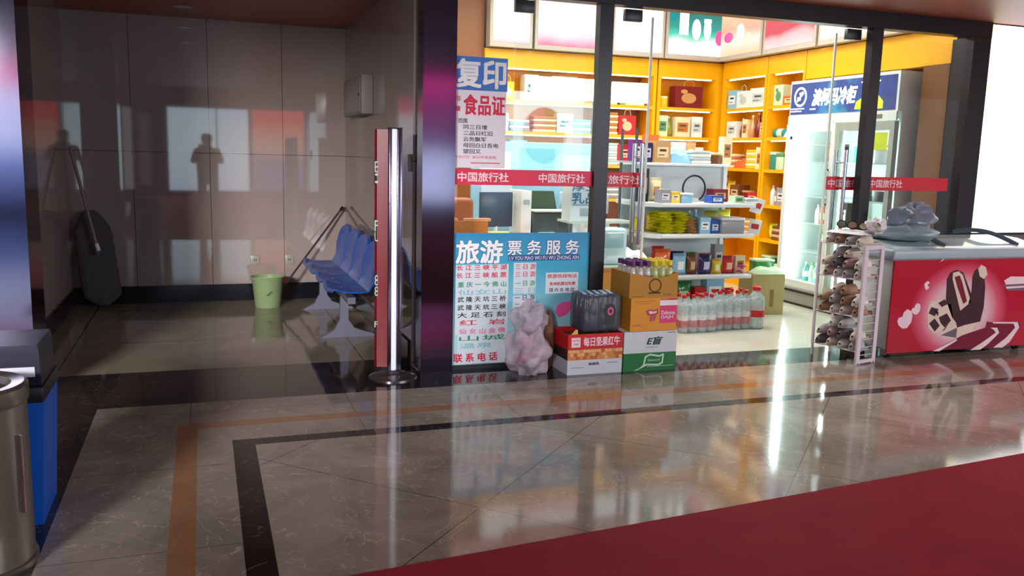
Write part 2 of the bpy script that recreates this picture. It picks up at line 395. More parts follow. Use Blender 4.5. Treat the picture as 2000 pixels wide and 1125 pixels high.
# ------------------------------------------------------------------ posters on the glass
def grad_mat(name, stops, lo, hi, rough=.35):
    m, N, L, b = nodes(name)
    tc = N.new('ShaderNodeTexCoord'); sp = N.new('ShaderNodeSeparateXYZ'); L.new(tc.outputs['Object'], sp.inputs[0])
    nz = N.new('ShaderNodeTexNoise'); nz.inputs['Scale'].default_value = 2; L.new(tc.outputs['Object'], nz.inputs['Vector'])
    t = math_(N, L, 'ADD', math_(N, L, 'DIVIDE', math_(N, L, 'SUBTRACT', sp.outputs[2], lo), hi-lo), math_(N, L, 'MULTIPLY', math_(N, L, 'SUBTRACT', nz.outputs['Fac'], .5), .2))
    r = ramp(N, stops); L.new(t, r.inputs[0]); L.new(r.outputs[0], b.inputs['Base Color']); b.inputs['Roughness'].default_value = rough
    return m
INKW = M((248, 250, 255), .5, key='ink_white'); INKR = M((214, 26, 70), .5, key='ink_red'); INKK = M((20, 22, 40), .5, key='ink_black')
INKG = M((40, 150, 110), .5, key='ink_green'); INKB = M((20, 60, 140), .5, key='ink_blue'); INKP = M((236, 110, 160), .5, key='ink_pink')
PAPER = M((232, 226, 236), .5, var=.02, key='paper_white')
y0 = SF-.006
p = thing('copy_service_poster', 'white notice headed with a blue block, red and black characters, on the left pane', 'poster')
MB().box(1.592, 1.965, y0-.002, y0, 1.40, 2.135, 0).build('sheet', PAPER, p)
MB().box(1.592, 1.970, y0-.0032, y0-.002, 1.915, 2.135, 0).build('header_panel', grad_mat('header_blue', [(0, (0, 92, 190)), (1, (20, 120, 214))], 1.9, 2.14), p)
MB().text('复印', 1.61, 1.955, 1.935, 2.115, y0-.0034, bold=.035).build('header_lettering', INKW, p)
t = MB()
t.text('食品证', 1.665, 1.955, 1.755, 1.885, y0-.002, bold=.03); t.build('red_lettering', INKR, p); t = MB(); t.text('打印', 1.607, 1.64, 1.84, 1.875, y0-.002, bold=.02); t.text('电脑', 1.607, 1.64, 1.775, 1.81, y0-.002, bold=.02)
t.build('side_lettering', INKR, p); t = MB()
t.text('彩色打印  复印传真照相', 1.60, 1.90, 1.462, 1.482, y0-.002); t.text('—————', 1.72, 1.93, 1.43, 1.436, y0-.002)
t.build('footer_lettering', INKR, p)
t = MB()
for i, (s_, a, b) in enumerate([('范围', 1.625, 1.69), ('同三日增', 1.665, 1.83), ('二品日红旧', 1.665, 1.87), ('云务飘军', 1.665, 1.825), ('母回白日吾电', 1.665, 1.915), ('望回又', 1.665, 1.79)]):
    z = 1.712-i*.0405; t.text(s_, a, b, z-.014, z+.016, y0-.002, bold=.015)
t.build('black_lettering', INKK, p)

p = thing('travel_service_poster', 'large sky-blue travel ticket poster with rows of tour names, low on the left pane', 'poster')
MB().box(1.59, 2.625, y0-.0025, y0, .012, .955).build('sheet', grad_mat('poster_blue', [(0, (186, 226, 232)), (.35, (150, 214, 226)), (.75, (52, 170, 206)), (1, (18, 136, 190))], .0, .95), p)
PX, PZ = (lambda px: 1.59+(px-878)*(1.035/270)), (lambda py: .955-(py-456)*(.94/262))
t = MB()
for a, b, c, d in ((888, 988, 517, 577), (888, 988, 577, 654), (893, 990, 654, 712), (998, 1042, 515, 577), (998, 1042, 580, 628)): t.box(PX(a), PX(b), y0-.003, y0-.0025, PZ(d), PZ(c))
t.box(PX(1062), PX(1128), y0-.003, y0-.0025, PZ(578), PZ(536))
t.build('text_panel', M((214, 226, 236), .5, var=.02, key='panel_tint'), p)
MB().text('旅游', PX(888), PX(975), PZ(514), PZ(471), y0-.003, 0, bold=.055, th=.0005).text('旅游', PX(888), PX(975), PZ(514), PZ(471), y0-.003, 0, bold=.02, th=.0005).text('票 务 服 务', PX(985), PX(1127), PZ(499), PZ(471), y0-.003, 0, bold=.06, th=.0005).box(PX(987), PX(1129), y0-.0035, y0-.003, PZ(511), PZ(500)).build('lettering_outline', M((20, 70, 140), .5, key='outline_navy'), p)
t = MB().text('旅游', PX(888), PX(975), PZ(514), PZ(471), y0-.004, bold=.035).text('票 务 服 务', PX(985), PX(1127), PZ(499), PZ(471), y0-.004, bold=.02).text('LV YOU PIAO WU FU WU ZHONG XIN', PX(989), PX(1127), PZ(509.5), PZ(502), y0-.004)
t.build('title_lettering', INKW, p)
t = MB()
rows = [(523, '长江三峡平湖', '三日游', 0, 885, 984), (538, '长江三峡船票', '三日游', 0, 885, 984), (556, '重庆一今佛山', '一日游', 1, 888, 984), (571, '仙女山', '三日', 3, 888, 984),
        (585, '武隆天坑三桥', '一日游', 2, 888, 984), (601, '武隆天坑三峡', '二日游', 2, 888, 984), (616, '大足石刻', '一日游', 2, 888, 984), (631, '红  岩', '', 0, 892, 984), (648, '仙女山金佛', '', 4, 892, 984), (662, '  山城  ', '', 1, 892, 984), (677, '温泉', '', 3, 892, 960)]
for py, a, b, mi, x0_, x1_ in rows:
    a = ' '.join(a.replace(' ', '')) if len(a.replace(' ', '')) > 3 else a; b = ' '.join(b)
    t.text(a, PX(x0_+4), PX(x1_), PZ(py+5), PZ(py-5.5), y0-.003, mi, bold=.02)
    if b: t.text(b, PX(1001), PX(1041), PZ(py+5), PZ(py-5.5), y0-.003, mi, bold=.01)
t.text('联 系 电 话', PX(886), PX(970), PZ(709), PZ(692), y0-.003, 0, bold=.03)
t.text('旅游热线电话', PX(1065), PX(1125), PZ(547), PZ(539), y0-.003, 0, bold=.02).text('各地机票动车票', PX(1070), PX(1122), PZ(562), PZ(555), y0-.003, 0, bold=.03).text('国 内 各 地 团', PX(1070), PX(1120), PZ(575), PZ(567), y0-.003, 2, bold=.01)
t.build('printed_lettering', [INKR, INKG, INKK, M((130, 200, 210), .5, key='ink_pale'), INKP], p)
MB().prism([(PX(1084), PZ(618)), (PX(1086), PZ(603)), (PX(1098), PZ(596)), (PX(1113), PZ(595)), (PX(1118), PZ(606)), (PX(1108), PZ(622)), (PX(1092), PZ(628))], y0-.0035, y0-.0025, 'Y').build('pink_emblem', M((240, 90, 165), .5, key='emblem_pink'), p)

# ------------------------------------------------------------------ wall shelving of the shop
LEV = [.28, .61, 1.00, 1.40, 1.76, 2.11]; TOP = 2.46; BT = .035
LEDM = M((255, 250, 225), .4, emit=5, var=0, key='led_strip')
def bay(name, label, W, loc, rz, back=YEL, shade=False, D=.34):
    """one open bay: local x 0..W, front at y=0, depth towards +y"""
    b = thing(name, label, 'shelving', loc, rz, )
    MB().box(0, .04, 0, D, 0, 2.66).build('side_panel', YEL, b); MB().box(W-.04, W, 0, D, 0, 2.66).build('side_panel', YEL, b)
    MB().box(.04, W-.04, D-.015, D, 0, 2.66).build('back_panel', back, b)
    MB().box(.04, W-.04, 0, .02, TOP, 2.66).build('fascia', YEL, b)
    MB().box(.04, W-.04, .02, D-.015, TOP, TOP+.02).build('top_board', YEL, b)
    MB().box(.04, W-.04, .01, .03, 0, LEV[0]-BT).build('kick_panel', YEL, b)
    for z in LEV:
        s_ = MB().box(.04, W-.04, .0, D-.015, z-BT, z).build('shelf_board', YEL, b)
    for z in LEV[3:]+[TOP+BT]:
        if z > 1.5: MB().box(.08, W-.08, .04, .06, z-BT-.012, z-BT-.001).build('light_strip', LEDM, b)
    return b
bay('wall_shelving', 'yellow wall shelving bay behind the left pane, holding white document folders', 1.45, (3.0, 9.5, 0), 0)
bay('wall_shelving', 'wall shelving bay with brown back, seen through the open left door leaf', .66, (4.50, 9.5, 0), 0, back=BRN)
bay('wall_shelving', 'yellow wall shelving bay left of the inner corner, a red gift bag on top', .84, (5.18, 9.5, 0), 0)
R90 = -math.pi/2
bay('wall_shelving', 'yellow wall shelving bay right of the inner corner, with pale gift boxes', .90, (XW, 9.46, 0), R90)
bay('wall_shelving', 'narrow yellow wall shelving bay next to the drinks fridge', .66, (XW, 8.55, 0), R90)
MB().box(1.57, 3.0, 9.55, 9.8, 0, 3.41).build('wood_panel', BRN); tag(bpy.data.objects['wood_panel'], 'tall brown wood panel at the back behind the copy notice', 'panel')
MB().box(6.02, 6.44, 9.5, 9.87, 0, 2.66).build('corner_post', YEL); tag(bpy.data.objects['corner_post'], 'yellow corner post between the two runs of wall shelving', 'post')
MB().box(XW, 6.44, 5.92, 7.88, 2.36, 2.66).build('bulkhead_panel', YEL); tag(bpy.data.objects['bulkhead_panel'], 'plain yellow panel above the blue fridge sign', 'panel')
MB().box(5.99, 6.44, 5.91, 6.2, 0, 2.355, 0).build('partition_panel', M((112, 70, 30), .4, var=.12, scale=2, key='amber_wood')); tag(bpy.data.objects['partition_panel'], 'amber brown wood partition between drinks fridge and right frame post', 'panel')
# light boxes above
def lightbox(label, x0, x1, loc, rz, stops, e=1.6, nscale=2.5, noise=.3, shapes=None):
    b = thing('light_box', label, 'light box', loc, rz)
    W = x1-x0
    MB().box(0, W, .0, .14, 2.67, 3.30).build('housing', M((190, 180, 165), .5, key='box_housing'), b)
    MB().box(.035, W-.035, -.006, -.0005, 2.72, 3.25).build('lit_panel', lit_picture('lit_picture', stops, e, 'Z', 2.72, 3.25, noise, nscale), b)
    if shapes:
        g = MB()
        for poly, mi in shapes: g.prism(poly, -.0085, -.0065, 'Y', mi)
        g.build('printed_picture', [M((250, 250, 250), .5, emit=1.5, var=0, key='pw'), M((230, 70, 130), .5, emit=1.0, key='pp'), M((0, 120, 130), .5, emit=.8, key='pt'), M((250, 170, 150), .5, emit=1.2, key='po')], b)
    return b
W1 = (255, 255, 255)
def blob(cx, cz, rx, rz, n=14): return [(cx+rx*math.cos(2*math.pi*i/n), cz+rz*math.sin(2*math.pi*i/n)) for i in range(n)]
lightbox('white light box with faint pink foot, first behind the left pane', 3.02, 3.52, (3.02, 9.4, 0), 0, [(0, (255, 190, 200)), (.2, (255, 236, 238)), (.4, W1)])
lightbox('pink-edged light box above the folders, right of the plain white one', 3.55, 4.42, (3.55, 9.4, 0), 0, [(0, (255, 120, 150)), (.15, (255, 190, 205)), (.45, W1), (.8, (255, 225, 240)), (1, (255, 170, 210))])
lightbox('white light box with a pale cyan picture above the brown-backed bay', 4.50, 5.18, (4.50, 9.4, 0), 0, [(0, W1), (.3, (225, 246, 255)), (.45, W1), (1, W1)], 1.8)
lightbox('turquoise light box with white bottles pictured, left of the corner', 5.20, 6.02, (5.20, 9.4, 0), 0, [(0, W1), (.25, W1), (.4, (60, 220, 190)), (.55, (0, 165, 150)), (1, (0, 120, 120))], 1.0,
         shapes=[([(.17, 2.95), (.29, 2.95), (.29, 3.22), (.17, 3.22)], 0), (blob(.40, 3.02, .06, .12), 0), (blob(.55, 3.03, .05, .12), 0), ([(.5, 3.1), (.6, 3.1), (.6, 3.15), (.5, 3.15)], 0), (blob(.72, 2.94, .055, .09), 1), ([(.04, 3.1), (.13, 3.1), (.13, 3.18), (.04, 3.2)], 2)])
lightbox('peach light box with pink script, right of the corner', 0, .88, (XW-.1, 9.45, 0), R90, [(0, (255, 215, 170)), (.3, (255, 240, 225)), (.55, (255, 180, 150)), (1, (255, 225, 180))], 1.05, 3.5,
         shapes=[(blob(.22, 2.93, .09, .06), 1), (blob(.46, 2.97, .08, .09), 0), (blob(.62, 2.90, .07, .05), 3)])
lightbox('red and white light box above the narrow bay', 0, .90, (XW-.1, 8.54, 0), R90, [(0, (255, 230, 225)), (.22, (255, 200, 200)), (.35, (230, 60, 80)), (.85, (240, 90, 100)), (1, W1)], 1.0, 1.2, .6)
lightbox('cream light box above the drinks fridge', 0, 1.68, (XW-.1, 7.60, 0), R90, [(0, (255, 245, 200)), (.4, (255, 252, 235)), (1, (255, 250, 220))], 1.5)

# ------------------------------------------------------------------ goods
_cache = {}
def g_carton(w, d, h, c, c2):
    b = MB().box(-w/2, w/2, -d/2, d/2, 0, h, 0)
    b.box(-w*.36, w*.36, -d/2-.0008, -d/2-.0001, h*.25, h*.72, 1)
    b.box(-w*.22, w*.22, -d/2-.0016, -d/2-.0009, h*.52, h*.62, 2).box(-w*.3, w*.1, -d/2-.0016, -d/2-.0009, h*.34, h*.38, 2)
    b.box(-w/2, w/2, -.006, .006, h, h+.0008, 1)
    return [('carton', b, [M(c, .5), M(c2, .5), M(tuple(int(v*.35) for v in c), .5)], None)]
def g_pouch(w, d, h, c, c2):
    b = MB(); n, k = 8, 8; vs = []; fs = []
    def th(u, v): return d/2*max(0, math.sin(math.pi*u))**.6*max(0, math.sin(math.pi*v))**.5
    for sgn in (-1, 1):
        for j in range(k+1):
            for i in range(n+1):
                u = i/n; v = j/k; pinch = 1-.10*math.sin(math.pi*v)
                vs.append(((u-.5)*w*pinch, sgn*th(u, v)+.004*math.sin(9*u+5*v), v*h))
    o = (n+1)*(k+1)
    mi = []
    for s_ in (0, 1):
        for j in range(k):
            for i in range(n):
                a = s_*o+j*(n+1)+i; q_ = (a, a+1, a+n+2, a+n+1)
                fs.append(q_ if s_ == 0 else q_[::-1]); mi.append(1 if (2 <= i < n-2 and 2 <= j < 5) else (2 if j in (0, k-1) else 0))
    b._add(vs, fs, 0, True); b.m = mi
    return [('packet', b, [M(c, .3, coat=.3), M(c2, .35), M(tuple(min(255, int(v*.8)) for v in c), .35)], None)]
def g_bottle(w, d, h, c, c2):
    r = w/2
    b = MB().lathe([(r*.9, 0), (r, h*.04), (r, h*.62), (r*.85, h*.72), (r*.4, h*.84), (r*.36, h*.9)], n=14)
    cp = MB().lathe([(r*.44, h*.88), (r*.44, h), (r*.3, h+.002)], n=12)
    lb = MB().lathe([(r*1.012, h*.22), (r*1.012, h*.52)], n=14)
    lb.f = lb.f[:-2]; lb.m = lb.m[:-2]; lb.sm = lb.sm[:-2]
    return [('body', b, M(c, .15, coat=.5), None), ('cap', cp, M(c2, .4), None), ('label_band', lb, M(tuple((v+255)//2 for v in c2), .5), None)]
def g_tin(w, d, h, c, c2):
    r = w/2
    b = MB().lathe([(r*.97, 0), (r, .004), (r, h*.85)], n=18, bands={1: 0})
    l = MB().lathe([(r*1.02, h*.85), (r*1.02, h*.98), (r*.96, h)], n=18)
    return [('body', b, M(c, .35), None), ('lid', l, M(c2, .35), None)]
def g_stack(w, d, h, c, c2):
    b = MB(); n = max(2, int(h/.03)); z = 0
    for i in range(n):
        t = h/n; ox = random.uniform(-.006, .006); b.rbox(-w/2+ox, w/2+ox, -d/2, d/2, z+.001, z+t, min(.006, t*.3), i % 2, 1); z += t
    return [('stack', b, [M(c, .6), M(c2, .6)], None)]
def g_bag(w, d, h, c, c2):
    """paper gift bag with cord handles"""
    b = MB(); b.prism([(-w/2, 0), (w/2, 0), (w/2*1.04, h), (-w/2*1.04, h)], -d/2, d/2, 'Y', 0)
    b.prism(blob(0, h*.45, w*.28, h*.24), -d/2-.002, -d/2-.0002, 'Y', 1); b.prism(blob(-w*.18, h*.75, w*.13, h*.1), -d/2-.002, -d/2-.0002, 'Y', 1)
    hd = MB().tube([(-w*.2, -d/2+.004, h-.01), (-w*.16, -d/2+.004, h+.05), (0, -d/2+.004, h+.075), (w*.16, -d/2+.004, h+.05), (w*.2, -d/2+.004, h-.01)], .003, 6)
    return [('body', b, [M(c, .45), M(c2, .5)], None), ('handle', hd, M(c2, .5), None)]
def g_tub(w, d, h, c, c2):
    b = MB().rbox(-w/2, w/2, -d/2, d/2, 0, h*.82, .008); l = MB().rbox(-w/2-.004, w/2+.004, -d/2-.004, d/2+.004, h*.82, h, .006)
    return [('body', b, M(c, .3, coat=.2), None), ('lid', l, M(c2, .35), None)]
def g_roll(w, d, h, c, c2):
    b = MB(); r = h/2; b.cyl((-w/2, 0, r), (w/2, 0, r), r, n=18, m=0); b.cyl((-w*.2, 0, r), (w*.2, 0, r), r*1.02, n=18, m=1)
    return [('roll', b, [M(c, .8), M(c2, .6)], None)]
def g_vase(w, d, h, c, c2):
    r = w/2
    b = MB().lathe([(r*.5, 0), (r*.9, h*.12), (r, h*.3), (r*.7, h*.55), (r*.32, h*.72), (r*.3, h*.9)], n=16)
    l = MB().lathe([(r*.34, h*.88), (r*.36, h*.97), (.001, h)], n=12)
    return [('body', b, M(c, .2, coat=.4), None), ('stopper', l, M(c2, .3), None)]
def g_heap(w, d, h, c, c2):
    """soft folded cloth or crumpled pack"""
    b = MB(); n, k = 14, 10; vs = []; fs = []; rnd = random.Random(int(w*1e4)+c[0])
    for j in range(k+1):
        for i in range(n+1):
            u = i/n; v = j/k; e = (math.sin(math.pi*u)*math.sin(math.pi*v))**.35
            vs.append(((u-.5)*w, (v-.5)*d, h*e*(.75+.25*math.sin(7*u+5*v+c[1])*math.cos(6*v-3*u))+rnd.uniform(-.004, .004)*e))
    for j in range(k):
        for i in range(n): a = j*(n+1)+i; fs.append((a, a+1, a+n+2, a+n+1))
    b._add(vs, fs, 0, True)
    bot = [(-w/2, -d/2, 0), (w/2, -d/2, 0), (w/2, d/2, 0), (-w/2, d/2, 0)]; b._add(bot, [(3, 2, 1, 0)], 0)
    return [('heap', b, [M(c, .75, bump=.2)], None)]
KIND = {'carton': g_carton, 'packet': g_pouch, 'bottle': g_bottle, 'tin': g_tin, 'box stack': g_stack, 'gift bag': g_bag, 'tub': g_tub, 'roll': g_roll, 'vase bottle': g_vase, 'folded cloth': g_heap}
CATN = {'carton': 'box', 'box stack': 'boxes', 'gift bag': 'bag', 'vase bottle': 'bottle', 'folded cloth': 'cloth', 'pile': 'packet'}
COL = {'white': ((236, 238, 235), (190, 205, 210)), 'cream': ((236, 222, 180), (190, 120, 60)), 'red': ((196, 30, 36), (240, 190, 150)), 'dark red': ((120, 20, 28), (200, 150, 90)),
       'orange': ((226, 100, 40), (250, 220, 150)), 'yellow': ((240, 200, 40), (250, 240, 200)), 'lime': ((222, 218, 16), (225, 235, 120)), 'green': ((40, 130, 60), (200, 230, 190)),
       'teal': ((40, 140, 130), (190, 230, 210)), 'blue': ((40, 90, 180), (230, 240, 250)), 'light blue': ((140, 195, 225), (250, 250, 255)), 'navy': ((24, 34, 92), (200, 210, 240)),
       'purple': ((120, 30, 140), (230, 200, 235)), 'pink': ((230, 130, 160), (250, 230, 235)), 'brown': ((120, 74, 40), (220, 180, 130)), 'tan': ((196, 152, 96), (236, 210, 160)),
       'grey': ((150, 152, 158), (220, 222, 226)), 'black': ((24, 24, 28), (150, 150, 155)), 'pale green': ((200, 226, 190), (90, 150, 100)), 'olive': ((150, 150, 30), (210, 200, 90))}
ORD = ['leftmost', 'second', 'third', 'fourth', 'fifth', 'sixth', 'seventh', 'eighth', 'ninth', 'tenth', 'eleventh', 'twelfth']
def product(kind, cname, w, d, h, loc, rz, rot=None):
    key = (kind, cname, round(w, 3), round(d, 3), round(h, 3))
    c, c2 = COL[cname]
    nm = {'carton': 'product_carton', 'packet': 'snack_packet', 'bottle': 'drink_bottle', 'tin': 'round_tin', 'box stack': 'stacked_packs', 'gift bag': 'gift_bag', 'tub': 'lidded_tub', 'roll': 'wrapped_roll', 'vase bottle': 'liquor_bottle', 'folded cloth': 'folded_cloth'}[kind]
    if key in _cache:
        o = copy_tree(_cache[key])
    else:
        parts = KIND[kind](w, d, h, c, c2)
        if len(parts) == 1: o = parts[0][1].build(nm, parts[0][2])
        else:
            o = bpy.data.objects.new(nm, None); col.objects.link(o)
            for pn, mb, mt, _ in parts: mb.build(pn, mt, o)
        _cache[key] = o
    o.location = loc; o.rotation_euler = rot if rot else (0, 0, rz)
    return o
def row(where, group, items, org, rz, depth=.12):
    """items (kind, colour, w, h[, x gap, yaw]); placed left to right along local x from org, fronts facing local -y"""
    cnt = {}
    for it in items: cnt[(it[0], it[1])] = cnt.get((it[0], it[1]), 0)+1
    seen = {}; x = 0; M_ = Matrix.Rotation(rz, 3, 'Z')
    for it in items:
        if it[0] == 'gap': x += it[1]; continue
        kind, cn, w_, h_ = it[:4]; d_ = it[4] if len(it) > 4 else (w_ if kind in ('bottle', 'tin', 'vase bottle') else (w_*.5 if kind == 'packet' else min(w_, .16)))
        yaw = it[5] if len(it) > 5 else random.uniform(-.06, .06)
        p_ = Vector(org)+M_ @ Vector((x+w_/2, depth+random.uniform(-.01, .01), 0))
        o = product(kind, cn, w_, d_, h_, p_, rz+yaw); x += w_+.008
        k = (kind, cn); i = seen.get(k, 0); seen[k] = i+1
        l = f'{cn} {kind} {where}'
        if cnt[k] > 1: l = f'{cn} {kind} {where}, {ORD[i]} such' if i else f'{cn} {kind} {where}, leftmost such'
        tag(o, l, CATN.get(kind, kind), group)
SHELFN = {5: 'top', 4: 'second', 3: 'third', 2: 'fourth', 1: 'fifth', 0: 'lowest'}
def shelfrow(bayn, org, rz, lv, items, depth=.13):
    row(f'on the {SHELFN[lv]} shelf {bayn}', f'goods on the {SHELFN[lv]} shelf {bayn}', items, (org[0], org[1], LEV[lv]), rz, depth)
# bay A (behind left pane)
A = (3.06, 9.5)
shelfrow('behind the left pane', A, 0, 5, [('carton', 'cream', .16, .24), ('gift bag', 'yellow', .14, .2), ('gap', .12), ('carton', 'white', .17, .29), ('carton', 'grey', .16, .27), ('carton', 'pale green', .15, .29), ('carton', 'light blue', .15, .29)])
shelfrow('behind the left pane', A, 0, 4, [('box stack', 'white', .26, .2), ('box stack', 'grey', .24, .13), ('gap', .05), ('box stack', 'cream', .28, .18), ('carton', 'white', .2, .22), ('box stack', 'light blue', .22, .16)])
shelfrow('behind the left pane', A, 0, 3, [('box stack', 'white', .28, .2), ('carton', 'light blue', .2, .26), ('carton', 'grey', .22, .2), ('tub', 'white', .2, .18), ('carton', 'white', .2, .24)])
shelfrow('behind the left pane', A, 0, 2, [('box stack', 'white', .3, .24), ('carton', 'grey', .24, .26), ('box stack', 'tan', .26, .2), ('carton', 'black', .25, .28)])
# bay B (brown back)
B = (4.56, 9.5)
shelfrow('of the brown-backed bay', B, 0, 5, [('carton', 'cream', .12, .22), ('gap', .09), ('carton', 'pale green', .25, .21)])
shelfrow('of the brown-backed bay', B, 0, 4, [('box stack', 'cream', .14, .26), ('gift bag', 'red', .22, .23), ('gap', .0)])
shelfrow('of the brown-backed bay', B, 0, 3, [('box stack', 'white', .17, .26), ('box stack', 'orange', .15, .18), ('carton', 'white', .16, .24)])
shelfrow('of the brown-backed bay', B, 0, 2, [('box stack', 'grey', .2, .18), ('carton', 'teal', .18, .2), ('carton', 'white', .12, .26)])
# bay C
C = (5.24, 9.5)
shelfrow('left of the inner corner', C, 0, 5, [('gap', .02), ('tin', 'yellow', .12, .13), ('gap', .07), ('gift bag', 'dark red', .36, .26)])
shelfrow('left of the inner corner', C, 0, 4, [('carton', 'pale green', .13, .25), ('vase bottle', 'olive', .09, .25), ('carton', 'cream', .2, .24), ('gap', .02), ('carton', 'white', .15, .25)])
shelfrow('left of the inner corner', C, 0, 3, [('packet', 'purple', .12, .18), ('packet', 'pink', .14, .2), ('box stack', 'cream', .16, .18), ('carton', 'white', .2, .24)])
shelfrow('left of the inner corner', C, 0, 2, [('box stack', 'tan', .2, .2), ('carton', 'yellow', .16, .22), ('carton', 'white', .2, .22)])
# bay D, E on the right wall
D_ = (XW, 9.40)
shelfrow('right of the inner corner', D_, R90, 5, [('carton', 'light blue', .17, .22), ('gift bag', 'white', .27, .2), ('carton', 'white', .28, .22)])
shelfrow('right of the inner corner', D_, R90, 4, [('carton', 'white', .2, .2), ('vase bottle', 'brown', .08, .24), ('carton', 'cream', .1, .22), ('vase bottle', 'tan', .1, .27), ('vase bottle', 'dark red', .11, .3), ('carton', 'tan', .1, .18)])
shelfrow('right of the inner corner', D_, R90, 3, [('box stack', 'cream', .2, .17), ('folded cloth', 'orange', .22, .14), ('box stack', 'yellow', .2, .22), ('carton', 'cream', .16, .25)])
shelfrow('right of the inner corner', D_, R90, 2, [('packet', 'yellow', .16, .24), ('carton', 'brown', .18, .2), ('tin', 'dark red', .17, .14), ('carton', 'red', .2, .12)])
shelfrow('right of the inner corner', D_, R90, 1, [('packet', 'pink', .14, .18), ('carton', 'orange', .2, .2), ('packet', 'cream', .16, .2), ('box stack', 'tan', .22, .18)])
E_ = (XW, 8.50)
shelfrow('beside the fridge', E_, R90, 5, [('gift bag', 'pale green', .18, .23), ('carton', 'orange', .2, .1), ('gap', .01)])
shelfrow('beside the fridge', E_, R90, 4, [('roll', 'teal', .22, .1), ('folded cloth', 'white', .26, .16)])
shelfrow('beside the fridge', E_, R90, 3, [('tub', 'teal', .12, .2), ('tub', 'pale green', .14, .18), ('tub', 'green', .13, .22)])
shelfrow('beside the fridge', E_, R90, 2, [('bottle', 'white', .07, .22), ('bottle', 'grey', .07, .2), ('gap', .02), ('carton', 'grey', .14, .2), ('bottle', 'black', .08, .24)])
shelfrow('beside the fridge', E_, R90, 1, [('packet', 'lime', .14, .18), ('box stack', 'brown', .16, .16), ('packet', 'dark red', .14, .2)])
shelfrow('beside the fridge', E_, R90, 0, [('tub', 'green', .16, .14), ('folded cloth', 'pale green', .2, .1), ('tub', 'white', .14, .16)])

# ------------------------------------------------------------------ white display gondola
G = thing('display_gondola', 'white steel display gondola loaded with snacks in the middle of the shop', 'shelving', (0, 0, 0))
GX0, GX1, GY = 3.86, 4.84, 6.88
GREYP = M((196, 204, 210), .45, var=.04, key='gondola_panel')
MB().box(GX0, GX1-.06, 7.32, 7.35, 0, 1.43).build('back_panel', GREYP, G)
MB().box(GX0-.02, GX0+.02, 7.30, 7.37, 0, 1.43).build('upright', WHT, G); MB().box(GX1-.10, GX1-.06, 7.30, 7.37, 0, 1.43).build('upright', WHT, G)
MB().box(GX0, GX1-.06, GY+.06, 7.75, 0, .14).build('base_plinth', WHT, G)
for z in (1.10, .82, .44): MB().rbox(GX0, GX1, GY, 7.32, z-.035, z, .006).build('shelf', WHT, G)
MB().rbox(GX0-.15, GX1-.10, 7.20, 7.75, 1.43, 1.455, .006).build('top_shelf', WHT, G)
MB().box(GX0, GX1-.06, 7.70, 7.75, .14, 1.43).build('rear_panel', GREYP, G)
# rounded end shelves on the left
for z in (1.10, .82, .44):
    pts = [(GX0-.002, GY+.02), (GX0-.002, 7.70)]+[(GX0-.002-.17*math.sin(a), 7.29-.41*math.cos(a)*-1) for a in [math.pi*i/10 for i in range(1, 10)]]
    pts = [(GX0-.002-.17*math.sin(math.pi*i/10), 7.29+.41*math.cos(math.pi*i/10)*-1) for i in range(11)]
    MB().prism(pts, z-.035, z, 'Z').build('end_shelf', WHT, G)
# slotted right edge
sl_ = MB()
for i in range(12): sl_.box(GX1-.058, GX1-.045, 7.30, 7.33, .5+i*.075, .53+i*.075)
sl_.build('slot_strip', M((120, 40, 40), .5, key='slot_red'), G)
def gl(z, nm, items, x=GX0+.02, depth=.10, y=GY):
    row(nm, 'goods '+nm, items, (x, y, z), 0, depth)
gl(1.10, 'on the upper gondola shelf', [('carton', 'grey', .10, .12, .12), ('carton', 'yellow', .09, .10, .1), ('tub', 'light blue', .12, .09), ('gap', .19), ('carton', 'blue', .13, .07, .12), ('gap', .11), ('carton', 'pale green', .1, .07, .1), ('box stack', 'white', .14, .05)], GX0-.0)
gl(1.10, 'at the back of the upper gondola shelf', [('gap', .03), ('packet', 'cream', .13, .22, .07), ('gap', .52), ('carton', 'dark red', .16, .12, .12)], GX0, .33)
gl(.44, 'on the lower gondola shelf', [('packet', 'orange', .17, .24, .08), ('packet', 'light blue', .15, .2, .08), ('packet', 'brown', .11, .19, .07), ('packet', 'navy', .14, .19, .08), ('packet', 'yellow', .10, .14, .06), ('packet', 'red', .13, .17, .07), ('carton', 'cream', .1, .17, .06)], GX0+.0, .10)
gl(.44, 'in the rear row of the lower gondola shelf', [('packet', 'red', .14, .25, .07), ('packet', 'navy', .2, .2, .08), ('packet', 'green', .13, .19, .06), ('packet', 'pink', .16, .18, .07), ('carton', 'grey', .1, .26, .08)], GX0+.05, .26)
gl(.82, 'on the middle gondola shelf', [('gap', .43), ('carton', 'light blue', .11, .15, .12), ('carton', 'blue', .09, .12, .12), ('tub', 'grey', .24, .15, .18)], GX0+.0, .12)
gl(.82, 'at the back of the middle gondola shelf', [('gap', .42), ('bottle', 'teal', .06, .2), ('bottle', 'light blue', .06, .21), ('gap', .05), ('packet', 'olive', .16, .2, .07), ('packet', 'lime', .13, .21, .06)], GX0, .30)
gl(.14, 'on the gondola base behind the water packs', [('box stack', 'green', .2, .22, .14), ('packet', 'green', .2, .24, .08), ('carton', 'red', .12, .18, .1), ('carton', 'light blue', .18, .26, .12), ('packet', 'red', .14, .16, .06)], GX0, .12)
gl(1.455, 'on top of the gondola', [('carton', 'purple', .10, .2, .1), ('carton', 'navy', .1, .18, .1), ('carton', 'tan', .16, .2, .16), ('folded cloth', 'light blue', .22, .17, .2), ('box stack', 'white', .2, .12), ('gap', .01), ('tin', 'brown', .13, .1), ('carton', 'cream', .1, .26, .08)], GX0-.14, .42)
